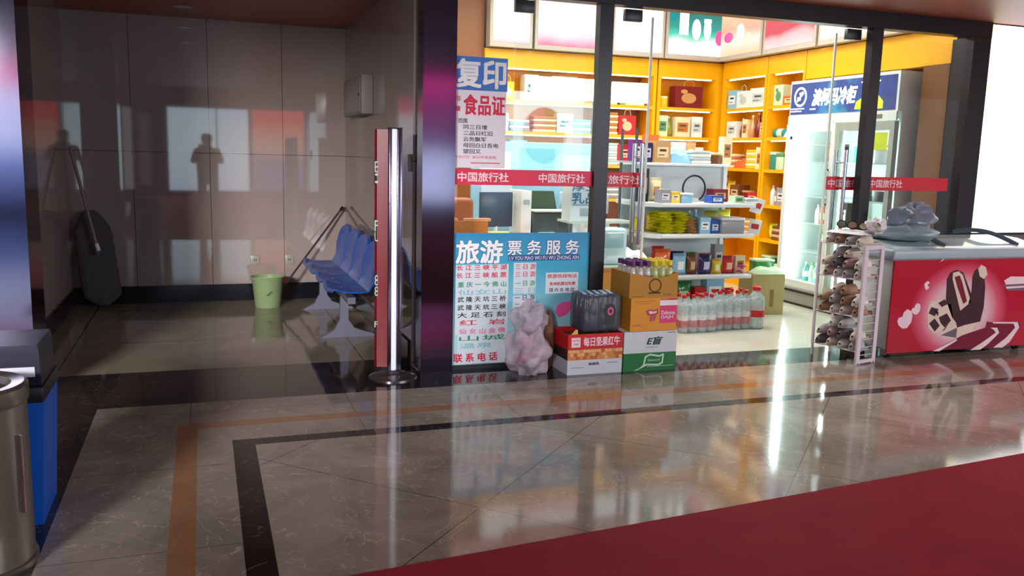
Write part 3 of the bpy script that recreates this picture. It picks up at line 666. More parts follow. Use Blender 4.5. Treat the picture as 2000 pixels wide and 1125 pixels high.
gl(1.455, 'along the front of the gondola top', [('bottle', 'green', .07, .16), ('bottle', 'purple', .07, .17), ('folded cloth', 'cream', .24, .05, .16), ('box stack', 'red', .18, .04), ('folded cloth', 'grey', .2, .10, .16), ('roll', 'pink', .14, .11, .1)], GX0-.13, .40-.0, 6.93)
gl(1.455, 'at the rear of the gondola top', [('carton', 'red', .1, .16, .08), ('packet', 'cream', .14, .2, .06), ('carton', 'orange', .14, .26, .08), ('packet', 'yellow', .16, .17, .06), ('carton', 'white', .12, .2, .08), ('packet', 'tan', .14, .22, .06)], GX0-.12, .68)
gl(.82, 'mid-depth on the middle gondola shelf', [('gap', .02), ('packet', 'yellow', .14, .17, .06), ('packet', 'green', .12, .18, .06), ('packet', 'brown', .12, .16, .06)], GX0, .33)
# end shelf goods
for z, its, nm in ((1.10, [('carton', 'black', .12, .3, .12)], 'on the upper rounded end shelf'), (.82, [('packet', 'lime', .12, .14, .05)], 'on the middle rounded end shelf'), (.44, [('packet', 'orange', .13, .2, .06)], 'on the lower rounded end shelf')):
    row(nm, 'goods on the rounded end shelves', its, (GX0-.14, 7.12, z), 0, .06)
# loose lime packets and tan packets heaped on the middle shelf
def pile(n, cn, x0, x1, ys, z, per, size, label, group, lift=.021):
    for i in range(n):
        lay, k = divmod(i, per)
        x = x0+(x1-x0)*(k % (per//2)+.5+random.uniform(-.15, .15))/(per//2); y = ys+(k//(per//2))*.15
        w_, h_ = size
        o = product('packet', cn, w_, .034, h_, (0, 0, 0), 0)
        rx = R(-90)+random.uniform(-.06, .06); rzz = random.uniform(-.9, .9)
        m = Matrix.Translation((x, y, z+.019+lay*lift)) @ Matrix.Rotation(rzz, 4, 'Z') @ Matrix.Rotation(rx, 4, 'X') @ Matrix.Translation((0, 0, -h_/2))
        o.matrix_world = m; o.rotation_euler = m.to_euler(); o.location = m.translation
        tag(o, label, 'packet', group)
pile(28, 'lime', GX0+.03, GX0+.33, GY+.13, .82, 4, (.16, .12), 'lime green snack packet lying in the heap on the middle gondola shelf', 'lime packets heaped on the middle shelf', .027)
pile(10, 'tan', GX0+.30, GX0+.44, GY+.12, .82, 2, (.13, .10), 'tan snack packet lying beside the lime heap on the middle gondola shelf', 'tan packets on the middle shelf', .028)
pile(5, 'pink', 4.70, 4.82, GY+.1, .44, 2, (.12, .09), 'pink snack packet lying at the right end of the lower gondola shelf', 'pink packets on the lower shelf', .028)
# headphones over a white bowl, white tray
hp = thing('headband', 'black ring-shaped headband propped over a white bowl on the upper gondola shelf', 'headband', (4.30, 7.10, 1.10))
MB().tube([(.118*math.cos(a), .0, .128+.118*math.sin(a)) for a in [R(-60+300*i/24) for i in range(25)]], .009, 8).build('band', BLK, hp)
bw = MB().lathe([(.03, 0), (.05, .01), (.085, .07), (.082, .072), (.045, .02), (.001, .016)], n=20).build('white_bowl', WHP, None, (4.25, 7.18, 1.10)); tag(bw, 'white bowl on the upper gondola shelf behind the black ring', 'bowl')
tr = thing('paper_tray', 'flat white tray of papers on the front of the upper gondola shelf', 'tray', (4.0, 6.98, 1.10)); 
tr.location = (4.22, 7.24, 1.10); MB().rbox(-.2, .2, -.05, .05, 0, .03, .004).build('tray', WHT, tr)
# hanging cards at the right end of the gondola
for i, (z, cn) in enumerate(((1.13, 'upper'), (.93, 'lower'))):
    o = MB().rbox(-.055, .055, -.006, .006, 0, .14, .002).rbox(-.035, .035, -.009, -.0061, .05, .1, .001, 1).build('price_card', [WHP, M((200, 60, 60), .5)], None, (4.90, 6.99, z-.12), (R(8), R(18-10*i), R(-20)))
    tag(o, f'{cn} white price card hanging at the right end of the gondola', 'card', 'price cards on the gondola')

# ------------------------------------------------------------------ drinks fridge
F = thing('drinks_fridge', 'tall two-door glass drinks fridge with a blue lit sign, against the right shop wall', 'fridge', (5.85, 7.83, 0), R90)
FW = 1.53   # local x 0..FW (towards the viewer), y 0 front .. .58 back
FRW = M((214, 220, 218), .35, var=.03, key='fridge_white'); ALU = M((168, 182, 176), .3, metal=.4, key='fridge_frame')
INNER = M((235, 245, 245), .4, emit=.35, var=.02, key='lit_liner')
INNER = M((240, 248, 246), .4, var=.02, key='fridge_liner')
MB().box(0, FW, .04, .58, .16, .20).box(0, .03, .04, .58, .2, 1.9).box(FW-.03, FW, .04, .58, .2, 1.9).box(.03, FW-.03, .55, .58, .2, 1.9).box(0, FW, .04, .58, 1.9, 1.96).build('cabinet', FRW, F)
MB().box(.03, FW-.03, .54, .549, .2, 1.9).build('liner', INNER, F)
MB().box(0.02, FW-.02, .03, .56, 0, .16).build('base', M((150, 158, 150), .4, key='fridge_base'), F)
MB().box(0.02, FW-.02, .02, .029, .135, .155).box(0.02, FW-.02, .02, .029, .0, .02).build('grille_trim', BLK, F)
MB().box(0, FW, -.01, .58, 1.96, 2.32).build('sign_box', FRW, F)
MB().box(.0, FW, -.02, .0, 1.885, 1.965).build('control_panel', FRW, F)
MB().box(1.22, 1.36, -.022, -.0205, 1.905, 1.945).build('control_display', GRYM, F)
sg = MB().box(.02, FW-.03, -.016, -.0105, 1.98, 2.29)
sgo = sg.build('sign_panel', lit_picture('sign_blue', [(0, (0, 60, 160)), (.35, (0, 90, 190)), (.5, (40, 190, 235)), (.62, (0, 80, 180)), (1, (0, 50, 140))], .9, 'X', 0, 1.5, 1.2, 3), F)
g = MB(); n = 24
cx, cz = .17, 2.155
ring = [(cx+.095*math.cos(2*math.pi*i/n), cz+.095*math.sin(2*math.pi*i/n)) for i in range(n)]
for i in range(n):
    a = 2*math.pi*i/n; b = 2*math.pi*(i+1)/n
    g.prism([(cx+.1*math.cos(a), cz+.1*math.sin(a)), (cx+.1*math.cos(b), cz+.1*math.sin(b)), (cx+.078*math.cos(b), cz+.078*math.sin(b)), (cx+.078*math.cos(a), cz+.078*math.sin(a))], -.018, -.0162, 'Y', 0)
g.prism([(cx-.05, cz-.05), (cx+.01, cz-.03), (cx-.0, cz), (cx-.05, cz+.0)], -.018, -.0162, 'Y', 0).prism([(cx, cz-.01), (cx+.055, cz+.03), (cx+.04, cz+.055), (cx-.02, cz+.04)], -.018, -.0162, 'Y', 0)
g.text('澳柯玛冷柜', .36, 1.0, 2.06, 2.22, -.0162, 0, bold=.04, slant=.3)
for (a, b, z) in ((.03, .24, 2.03), (.03, .2, 2.005), (1.05, 1.3, 2.24), (.33, .42, 2.02)): g.box(a, b, -.0175, -.0162, z, z+.012, 0)
g.prism([(.98, 2.0), (1.35, 1.995), (1.35, 2.06), (1.27, 2.13), (1.15, 2.14), (1.0, 2.07)], -.0175, -.0162, 'Y', 1)
g.build('sign_lettering', [M((245, 250, 255), .5, emit=1.0, var=0), M((200, 210, 40), .5, emit=.5)], F)
for k, (a, b) in enumerate(((.0, .755), (.765, FW))):
    d = MB(); s_ = .055
    d.box(a, a+s_, -.03, .02, .2, 1.88).box(b-s_, b, -.03, .02, .2, 1.88).box(a+s_, b-s_, -.03, .02, .2, .27).box(a+s_, b-s_, -.03, .02, 1.80, 1.88)
    do = d.build('door', ALU if k == 1 else FRW, F)
    MB().box(a+s_, b-s_, -.01, -.004, .27, 1.80).build('door_glass', GLASS, do)
    hx = .70 if k == 0 else .82
    MB().tube([(hx, -.03, 1.42), (hx, -.06, 1.44), (hx, -.06, 1.1), (hx, -.03, 1.08)], .01, 8).build('door_handle', BLK, do)
MB().cyl((.09, -.034, 1.74), (.09, -.031, 1.74), .018).build('lock', BLK, F)
for x in (.06, FW/2, FW-.06):
    MB().cyl((x, .07, .26), (x, .07, 1.84), .014).build('light_tube', M((235, 255, 250), .4, emit=55, var=0, key='fridge_tube'), F)
LVF = [.24, .56, .86, 1.14, 1.50]
for z in LVF: MB().box(.035, FW-.035, .10, .53, z-.012, z).build('wire_shelf', M((170, 190, 190), .3, metal=.3, key='shelf_wire'), F)
MB().box(1.2, 1.44, -.012, -.0105, 1.62, 1.78).build('yellow_sticker', M((190, 205, 30), .5, key='yellow_sticker'), F)
def frow(lv, items, nm): row(f'on the {nm} fridge shelf', f'drinks on the {nm} fridge shelf', items, (5.85+.0, 7.83-.12, LVF[lv]), R90, .24)
frow(4, [('gap', .28), ('carton', 'brown', .1, .2), ('carton', 'black', .09, .18), ('gap', .2), ('tub', 'teal', .14, .2), ('tub', 'white', .16, .18), ('tub', 'grey', .16, .15)], 'top')
frow(3, [('gap', .32), ('bottle', 'cream', .07, .2), ('bottle', 'white', .07, .2), ('gap', .3), ('tub', 'green', .14, .16), ('bottle', 'grey', .08, .22), ('tub', 'black', .16, .12)], 'second')
frow(2, [('gap', .12), ('bottle', 'white', .06, .2), ('bottle', 'orange', .07, .22), ('bottle', 'brown', .07, .24), ('bottle', 'dark red', .07, .23), ('gap', .1), ('carton', 'black', .1, .24), ('gap', .1), ('bottle', 'lime', .07, .2), ('bottle', 'yellow', .07, .2)], 'third')
frow(1, [('gap', .2), ('bottle', 'pale green', .07, .22), ('bottle', 'lime', .07, .22), ('bottle', 'light blue', .07, .2), ('gap', .25), ('bottle', 'white', .07, .22), ('bottle', 'green', .07, .22), ('tub', 'orange', .12, .12)], 'fourth')
frow(0, [('bottle', 'teal', .07, .2), ('bottle', 'pale green', .07, .2), ('bottle', 'light blue', .07, .2), ('gap', .3), ('bottle', 'white', .08, .2), ('bottle', 'grey', .08, .2)], 'bottom')

# ------------------------------------------------------------------ water packs
WB = film_mat((205, 225, 228), .62, .12, 'clear_bottle', 25); BLUW = M((205, 225, 230), .15, coat=.5, key='water_plastic')
def waterpack(label, loc, nx, ny, h, r, capc, rz=0):
    p_ = thing('water_pack', label, 'water pack', loc, rz, 'shrink-wrapped water packs before the gondola')
    bo = None
    for i in range(nx):
        for j in range(ny):
            x = (i-(nx-1)/2)*r*2.03; y = (j-(ny-1)/2)*r*2.03
            b = MB().lathe([(r*.85, 0), (r*.98, .01), (r*.94, h*.10), (r*.99, h*.14), (r*.93, h*.2), (r*.99, h*.5), (r*.92, h*.55), (r*.99, h*.62), (r*.9, h*.74), (r*.35, h*.88), (r*.33, h*.93)], n=14).build('bottle', WB, p_, (x, y, 0))
            MB().lathe([(r*.42, h*.92), (r*.42, h), (r*.3, h+.003)], n=12).build('bottle_cap', M(capc, .4), b)
            MB().lathe([(r*1.0, h*.14), (r*1.0, h*.33)], n=14, bands={}).build('label_band', M((200, 20, 36), .4, key='label_red'), b)
            MB().lathe([(r*1.004, h*.33), (r*1.004, h*.46)], n=14).build('label_white', WHP, b)
    X = nx*r*1.02+.004; Y = ny*r*1.02+.004
    f_ = MB(); f_.rbox(-X, X, -Y, Y, .002, h*.80, .03, 0, 3); f_.build('shrink_film', film_mat((236, 242, 245), .25, .08, 'shrink_film', 30), p_)
    return p_
waterpack('low shrink-wrapped water pack with red labels, left of the two, beside the toothpaste cartons', (4.05, 6.56, 0), 4, 2, .33, .045, (200, 30, 40))
waterpack('shrink-wrapped water pack with red labels under the gondola, right of the low pack', (4.43, 6.60, 0), 4, 2, .35, .045, (200, 30, 40))
lj = thing('water_jug', 'large clear water jug with red cap and red label at the right of the packs', 'water jug', (4.68, 6.56, 0))
b = MB().lathe([(.07, 0), (.08, .01), (.076, .06), (.08, .1), (.076, .16), (.08, .24), (.075, .28), (.035, .33), (.03, .35)], n=18).build('bottle', WB, lj)
MB().lathe([(.038, .345), (.038, .375), (.03, .38)], n=14).build('cap', M((206, 30, 44), .4), lj); MB().lathe([(.0815, .11), (.0815, .17)], n=18).build('label_band', M((200, 20, 36), .4), lj)
c = MB().box(-.17, .17, -.15, .15, 0, .40).box(-.17, .17, -.004, .004, .40, .401, 1).box(.02, .06, -.151, -.1502, .08, .25, 2).build('cardboard_box', [M((170, 150, 100), .8), M((200, 180, 130), .6), M((120, 100, 60), .8)], None, (5.22, 7.25, 0), (0, 0, R(-8)))
tag(c, 'plain olive-brown cardboard box on the shop floor by the fridge', 'box')
row('on the cardboard box by the fridge', 'goods on the cardboard box by the fridge', [('folded cloth', 'pale green', .3, .08, .2)], (5.07, 7.12, .402), R(-8), .1)
row('at the far end of the cardboard box by the fridge', 'goods on the cardboard box by the fridge', [('tub', 'green', .2, .13, .14)], (5.14, 7.31, .402+.0), R(-8), .0)

# ------------------------------------------------------------------ cartons in front of the shop
def cprod(name, label, X0, X1, Y0, Y1, z0, z1, build):
    t = thing(name, label, 'box', ((X0+X1)/2, Y0, z0)); build(t, X1-X0, Y1-Y0, z1-z0); return t
def green_box(t, W, D, H):
    MB().box(-W/2, W/2, 0, D, 0, H*.46, 0).box(-W/2, W/2, 0, D, H*.46, H, 1).build('carton_body', [M((0, 110, 50), .45, key='carton_green'), M((214, 218, 226), .5, key='carton_white')], t)
    l = MB().text('E盲', -.03, .095, H*.66, H*.86, -.0004, 0, bold=.04, slant=.25).text('TOOTHPASTE 120g', -.04, .06, H*.585, H*.61, -.0004, 0).box(.13, W/2-.01, -.001, -.0002, H*.95, H*.965, 0)
    l.build('carton_lettering', M((10, 60, 50), .5, key='ink_dark_green'), t)
    o = [(-.05, H*.13), (-.02, H*.16), (.07, H*.14), (.10, H*.19), (.105, H*.40), (.075, H*.36), (.0, H*.41), (-.035, H*.36)]
    e = MB()
    for i in range(len(o)):
        a = Vector((*o[i], 0)); b = Vector((*o[(i+1) % len(o)], 0)); nn = Vector((-(b-a).y, (b-a).x, 0)).normalized()*.006; e_ = (b-a).normalized()*.004
        e.prism([tuple((a-e_-nn)[:2]), tuple((b+e_-nn)[:2]), tuple((b+e_+nn)[:2]), tuple((a-e_+nn)[:2])], -.0012-.0002*i, -.0002, 'Y')
    e.prism([(-.13, -.0+H*.02), (-.10, H*.03), (-.03, H*.13), (-.05, H*.17), (-.08, H*.08)], -.003, -.0002, 'Y').text('Diamond', -.015, .08, H*.24, H*.30, -.0004)
    e.box(-.02, W/2-.02, -.001, -.0002, H*.105, H*.115)
    e.build('carton_emblem', M((200, 232, 214), .5, key='emblem_mint'), t)
cprod('toothpaste_carton', 'white and green printed carton at the bottom of the stack on the threshold', 2.757, 3.175, 5.36, 5.68, 0, .285, green_box)
def yellow_box(t, W, D, H):
    MB().box(-W/2, W/2, 0, D, 0, H).build('carton_body', M((226, 150, 40), .5, key='carton_amber'), t)
    MB().box(W*.13, W/2+.0005, -.0012, -.0002, H*.22, H*.96, 0).box(W*.12, W/2+.0006, -.002, -.0012, H*.76, H*.92, 1).box(W*.30, W/2+.0006, -.0019, -.0012, H*.93, H*.97, 2).build('side_print', [M((226, 60, 120), .5), WHP, RED], t)
    e = MB().text('Ddmma', W*.16, W*.46, H*.48, H*.60, -.0013, 1, bold=.03).text('DAJH', W*.16, W*.42, H*.34, H*.45, -.0013, 1, bold=.03)
    e.box(-W/2+.03, W*.02, -.0008, -.0002, H*.90, H*.91, 0).box(-W/2+.05, -.03, -.0008, -.0002, H*.83, H*.84, 0).text('pomo', -W*.44, -W*.26, H*.13, H*.2, -.0005, 2)
    e.prism([(-.065, H*.6), (-.04, H*.66), (.0, H*.62), (.03, H*.68), (.035, H*.52), (.0, H*.44), (-.05, H*.47)], -.0012, -.0002, 'Y', 2).prism([(-.045, H*.58), (-.03, H*.61), (.0, H*.575), (.02, H*.61), (.02, H*.54), (-.03, H*.515)], -.002, -.0012, 'Y', 1).prism([(-.03, H*.44), (-.01, H*.43), (-.015, H*.28), (-.03, H*.28)], -.0012, -.0002, 'Y', 2).prism([(-.005, H*.43), (.02, H*.46), (.005, H*.28), (-.005, H*.3)], -.0012, -.0002, 'Y', 2)
    e.build('carton_print', [M((120, 70, 20), .5), M((240, 220, 230), .5), M((190, 60, 90), .5)], t)
cprod('amber_carton', 'amber yellow printed carton with a pink side panel, middle of the threshold stack', 2.805, 3.172, 5.375, 5.66, .286, .522, yellow_box)
def crate(t, W, D, H):
    k = MB(); tk = .006
    k.prism([(-W/2, 0), (W/2, 0), (W/2, H), (W*.28, H*.86), (.05, H*.80), (-W*.1, H*.84), (-W*.3, H*.95), (-W/2, H)], 0, tk, 'Y')
    k.box(-W/2, -W/2+tk, tk, D, 0, H).box(W/2-tk, W/2, tk, D, 0, H).box(-W/2+tk, W/2-tk, D-tk, D, 0, H).box(-W/2+tk, W/2-tk, tk, D-tk, 0, .006)
    k.build('carton_body', M((190, 134, 46), .6, key='carton_ochre'), t)
    e = MB(); n = 20; cx, cz, r = .01, H*.50, .05
    for i in range(n):
        a = 2*math.pi*i/n; b = 2*math.pi*(i+1)/n
        e.prism([(cx+r*math.cos(a), cz+r*math.sin(a)), (cx+r*math.cos(b), cz+r*math.sin(b)), (cx+(r-.009)*math.cos(b), cz+(r-.009)*math.sin(b)), (cx+(r-.009)*math.cos(a), cz+(r-.009)*math.sin(a))], -.0012, -.0002, 'Y')
    e.box(-.04, .055, -.0012, -.0002, H*.17, H*.23).box(-W*.46, -W*.2, -.0008, -.0002, H*.06, H*.075).box(W*.2, W*.4, -.0008, -.0002, H*.1, H*.115).box(W*.22, W*.36, -.0008, -.0002, H*.15, H*.16)
    e.build('carton_print', M((70, 36, 10), .6, key='ink_brown'), t)
cprod('open_carton', 'open ochre carton full of capped bottles on top of the threshold stack', 2.785, 3.165, 5.37, 5.67, .523, .70, crate)
_cache.clear()
k = 0
for j in range(4):
    for i in range(6):
        cn = 'purple' if i < 3 else 'yellow'
        key = 'b'+cn
        x = 2.827+i*.0585; y = 5.42+j*.062
        if key in _cache: o = copy_tree(_cache[key])
        else:
            o = bpy.data.objects.new('drink_bottle', None); col.objects.link(o); _cache[key] = o; r = .027; h = .25
            MB().lathe([(r*.9, 0), (r, .01), (r, h*.62), (r*.8, h*.74), (r*.5, h*.82)], n=12).build('body', M((214, 214, 205) if cn == 'purple' else (205, 210, 160), .2, coat=.4), o)
            MB().lathe([(r*.78, h*.86), (r*.80, h*.97), (r*.66, h)], n=12).build('cap', M((96, 24, 110) if cn == 'purple' else (226, 206, 40), .35), o)
            lb = MB().lathe([(r*1.01, h*.3), (r*1.01, h*.6)], n=12).build('label_band', M((150, 110, 120) if cn == 'purple' else (190, 200, 90), .5), o)
        o.location = (x, y, .530+.012*((i*3+j*5) % 3)/2); o.rotation_euler = (0, 0, 0)
        o.location.z = .530
        tag(o, f'small bottle with {cn} cap standing in the open ochre carton', 'bottle', f'{cn} capped bottles in the open carton')
# walnut carton
def red_box(t, W, D, H):
    k = MB(); tk = .006
    def front(z0, z1, m): k.box(-W/2, W/2, 0, tk, z0, z1, m)
    front(0, H*.36, 0); front(H*.36, H*.62, 1); front(H*.62, H, 2)
    for a, b, m in ((0, H*.36, 0), (H*.36, H*.62, 3), (H*.62, H, 2)): k.box(-W/2, -W/2+tk, tk, D, a, b, m); k.box(W/2-tk, W/2, tk, D, a, b, m)
    k.box(-W/2+tk, W/2-tk, D-tk, D, 0, H, 2).box(-W/2+tk, W/2-tk, tk, D-tk, 0, .006, 0)
    k.build('carton_body', [M((208, 210, 222), .5), M((206, 130, 70), .5, var=.5, scale=30), M((206, 26, 36), .45), M((60, 44, 40), .5)], t)
    n = MB(); rr = random.Random(3)
    for i in range(15):
        for j in range(3): n.prism(blob(-W/2+.018+i*.0275+(j % 2)*.012, H*.41+j*.024, .0155, .0125, 10), -.0008-.0004*((i+j) % 3), -.0002, 'Y', rr.choice((0, 1, 2)))
    n.build('walnut_print', [M((214, 140, 80), .5), M((186, 104, 52), .5), M((232, 176, 120), .5)], t)
    MB().text('每日坚果红牛', -W*.22, W*.44, H*.70, H*.92, -.0004, bold=.03).box(-W*.44, -W*.28, -.001, -.0002, H*.68, H*.92).build('carton_lettering', M((250, 215, 225), .5), t)
    MB().text('NUTS', -W*.42, -W*.30, H*.83, H*.87, -.0012, 0).text('净含量', -W*.40, -W*.32, H*.74, H*.78, -.0012, 0).text('核桃乳', -W*.12, W*.08, H*.22, H*.29, -.0004, 0, bold=.03).box(-W*.44, -W*.2, -.0008, -.0002, H*.17, H*.18).box(W*.22, W*.42, -.0008, -.0002, H*.26, H*.27).build('fine_print', M((60, 50, 70), .5), t)
    # open flap
    MB().prism([(-W*.45, H-.004), (-W*.36, H+.035), (-W*.33, H+.03), (-W*.32, H-.004)], tk, tk+.003, 'Y').build('folded_flap', M((220, 190, 80), .6), t)
    MB().box(-W/2+.01, W/2-.01, .01, D-.01, H*.80, H*.88).build('inner_tray', M((90, 80, 40), .7, var=.4, scale=40), t)
cprod('walnut_carton', 'red and white carton printed with walnuts on the dark threshold', 2.335, 2.752, 5.37, 5.66, 0, .285, red_box)
# dark shrink-wrapped drinks pack on it
dp = thing('drinks_pack', 'black shrink-wrapped drinks pack standing on the walnut carton', 'drinks pack', (2.60, 5.52, .286))
_c = None
for i in range(4):
    for j in range(3):
        x = -.108+i*.072; y = -.07+j*.07; r = .034
        b = MB().lathe([(r*.85, 0), (r, .012), (r, .15), (r*.92, .175), (r*.5, .225), (r*.45, .24)], n=14).build('bottle', M((58, 62, 72), .25, coat=.4), dp, (x, y, .002))
        MB().lathe([(r*.5, .236), (r*.5, .26), (r*.4, .262)], n=12).build('bottle_cap', M((40, 70, 110), .35), b)
MB().rbox(-.152, .152, -.115, .115, .0, .266, .03, 0, 3).build('shrink_film', film_mat((92, 96, 112), .55, .12, 'dark_film', 16), dp)
sb = MB()
for i in range(5): sb.prism([(-.13+i*.05, -.08), (-.105+i*.05, -.08), (-.07+i*.05, .08), (-.10+i*.05, .08)], .2662, .268, 'Z')
sb.build('top_print', M((190, 215, 240), .4, key='top_stripe'), dp)
MB().prism(blob(.06, .14, .046, .062), -.117, -.1152, 'Y', 0).prism([(.02, .04), (.10, .05), (.09, .11), (.03, .10)], -.1168, -.1152, 'Y', 0).prism(blob(.062, .147, .024, .03), -.119, -.1172, 'Y', 1).prism(blob(.062, .147, .012, .015), -.12, -.1192, 'Y', 0).build('round_emblem', [BLK, M((214, 90, 150), .4)], dp)
# brown bundle with pink wrap at back-left of the carton
bd = thing('paper_sack', 'small brown paper sack standing between the plastic bag and the walnut carton', 'sack', (2.272, 5.60, 0))
def blobmesh(rx, ry, rz, cz, seed, amp=.12, n=20, k=14, flat=.0):
    rnd = random.Random(seed); ph = [rnd.uniform(0, 6.28) for _ in range(8)]; b = MB(); vs = []; fs = []
    for j in range(k+1):
        t = math.pi*j/k
        for i in range(n):
            a = 2*math.pi*i/n
            d = 1+amp*(math.sin(3*a+ph[0]+2*t)*.5+math.sin(5*a+ph[1]-3*t)*.35+math.sin(2*t*3+ph[2]+a)*.4+math.sin(9*a+ph[3]+4*t)*.2)
            z = cz+rz*math.cos(t)*d
            vs.append((rx*math.sin(t)*math.cos(a)*d, ry*math.sin(t)*math.sin(a)*d, max(z, flat)))
    for j in range(k):
        for i in range(n): fs.append((j*n+i, (j+1)*n+i, (j+1)*n+(i+1) % n, j*n+(i+1) % n))
    b._add(vs, fs, 0, True); return b
blobmesh(.055, .045, .21, .205, 5, .1).build('sack_body', M((120, 84, 60), .8, bump=.3), bd)
# bag of rubbish
bg = thing('plastic_bag', 'translucent pinkish-white plastic bag tied at the top, left of the walnut carton', 'bag', (2.10, 5.50, 0))
PF = film_mat((214, 196, 212), .55, .18, 'bag_film', 20)
b1 = blobmesh(.155, .13, .17, .145, 11, .26, 48, 34)
for i, v in enumerate(b1.v):
    if v[2] > .24:
        t = min(1, (v[2]-.24)/.1); b1.v[i] = (v[0]*(1-.08*t), v[1]*(1-.08*t), v[2]+.03*t)
b1.build('bag_film', PF, bg)
blobmesh(.125, .09, .11, .38, 12, .3, 38, 22, flat=.25).build('tied_top', film_mat((205, 190, 210), .5, .25, 'bag_top_film', 18), bg)
for i, (x, y, z, c_, r_) in enumerate(((-.06, -.03, .12, (200, 60, 110), .05), (.05, -.04, .16, (226, 190, 200), .055), (.02, .02, .08, (220, 214, 220), .06), (-.03, .0, .22, (206, 100, 140), .045), (.07, .0, .07, (190, 170, 180), .05))):
    blobmesh(r_, r_, r_*.8, z, 20+i, .1, 14, 10, .02).build('crumpled_waste', M(c_, .6), bg, (x, y, 0))

# ------------------------------------------------------------------ shoe and sunglasses rack
rk = thing('wire_rack', 'narrow white wire rack of slippers standing left of the ice cream freezer', 'rack', (4.58, 5.13, 0), R(12))
RW, RD, RH = .225, .42, .90
WIRE = M((226, 214, 226), .35, var=.04, key='white_wire')
MB().box(0, .04, 0, .018, 0, RH).box(RW-.04, RW, 0, .018, 0, RH).box(.04, RW-.04, 0, .018, RH-.03, RH).box(.04, RW-.04, 0, .018, 0.01, .035).build('front_frame', WIRE, rk)
MB().box(0, .014, RD-.014, RD, 0, RH).box(RW-.014, RW, RD-.014, RD, 0, RH).box(.014, RW-.014, RD-.014, RD, RH-.014, RH).build('rear_frame', WIRE, rk)
rg = MB()
for i in range(14): rg.cyl((.04, .009, .07+i*.06), (RW-.04, .009, .07+i*.06), .003, n=6)
rg.build('ladder_rungs', WIRE, rk)
RZ = [.10, .36, .64, .89]
for z in RZ:
    s_ = MB()
    s_.cyl((.006, .018, z), (.006, RD-.014, z), .006, n=8).cyl((RW-.006, .018, z), (RW-.006, RD-.014, z), .006, n=8)
    for i in range(16): s_.cyl((.006, .03+i*.024, z), (RW-.006, .03+i*.024, z), .0025, n=6)
    for i in range(1, 5): s_.cyl((RW*i/5, .02, z-.004), (RW*i/5, RD-.016, z-.004), .0025, n=6)
    s_.build('wire_shelf', WIRE, rk)
MB().cyl((.02, .009, -.0), (.02, .009, .012), .012).cyl((RW-.02, .009, 0), (RW-.02, .009, .012), .012).build('rubber_foot', BLK, rk)
RM = Matrix.Translation((4.58, 5.13, 0)) @ Matrix.Rotation(R(12), 4, 'Z')
def slipper(c, c2):
    o = bpy.data.objects.new('slipper', None); col.objects.link(o); n = 16
    out = []
    for i in range(n):
        a = 2*math.pi*i/n; x = .125*math.cos(a); wv = .042+.008*math.cos(a); out.append((x, wv*math.sin(a)))
    MB().prism(out, 0, .022, 'Z').build('sole', M(c2, .8), o)
    u = MB(); vs = []; fs = []; K, J = 8, 10
    for k_ in range(K+1):
        x = .0+.115*k_/K; r = .045*math.sqrt(max(.05, 1-(max(0, k_/K-.25)/.78)**2)); hh = .055*math.sqrt(max(.1, 1-(k_/K)**2*.85))
        for j in range(J+1): a = math.pi*j/J; vs.append((x, r*math.cos(a), .018+hh*math.sin(a)))
    for k_ in range(K):
        for j in range(J): q_ = k_*(J+1)+j; fs.append((q_, q_+1, q_+J+2, q_+J+1))
    u._add(vs, fs, 0, True); u.build('upper', M(c, .85, bump=.3), o)
    return o
SLC = {'cream': ((226, 216, 200), (190, 180, 165)), 'brown': ((176, 140, 116), (150, 120, 100)), 'grey': ((190, 186, 194), (160, 156, 160)), 'dark grey': ((120, 114, 124), (96, 90, 96)), 'white': ((232, 230, 226), (200, 196, 190)), 'rose': ((200, 166, 166), (160, 130, 130))}
_sl = {}
def put_slip(cn, lx, ly, z, rz, label, group, tilt=0):
    if cn in _sl: o = copy_tree(_sl[cn])
    else: o = slipper(*SLC[cn]); _sl[cn] = o
    p_ = RM @ Vector((lx, ly, 0)); o.location = (p_.x, p_.y, z); o.rotation_euler = (0, tilt, R(12)+rz); tag(o, label, 'slipper', group); return o
TN = {0: 'bottom', 1: 'second lowest', 2: 'upper'}
pal = {0: ['grey', 'white', 'cream', 'dark grey', 'rose'], 1: ['brown', 'cream', 'white', 'brown', 'grey'], 2: ['cream', 'grey', 'white', 'rose', 'dark grey']}
for t_ in range(3):
    for layer in range(3):
        for k_ in range(4):
            cn = pal[t_][(k_+layer*2) % 5]
            z = RZ[t_]+.006+layer*.076
            if layer == 2 and k_ in (0, 3): continue
            wz = {0: 'lowest', 1: 'middle', 2: 'topmost'}[layer]
            pk = ['frontmost', 'second from the front', 'third from the front', 'rearmost'][k_]
            put_slip(cn, .112, .062+k_*.097, z, math.pi+random.uniform(-.12, .12), f'{cn} slipper, {pk} in the {wz} layer of the {TN[t_]} rack shelf', f'slippers on the {TN[t_]} rack shelf')
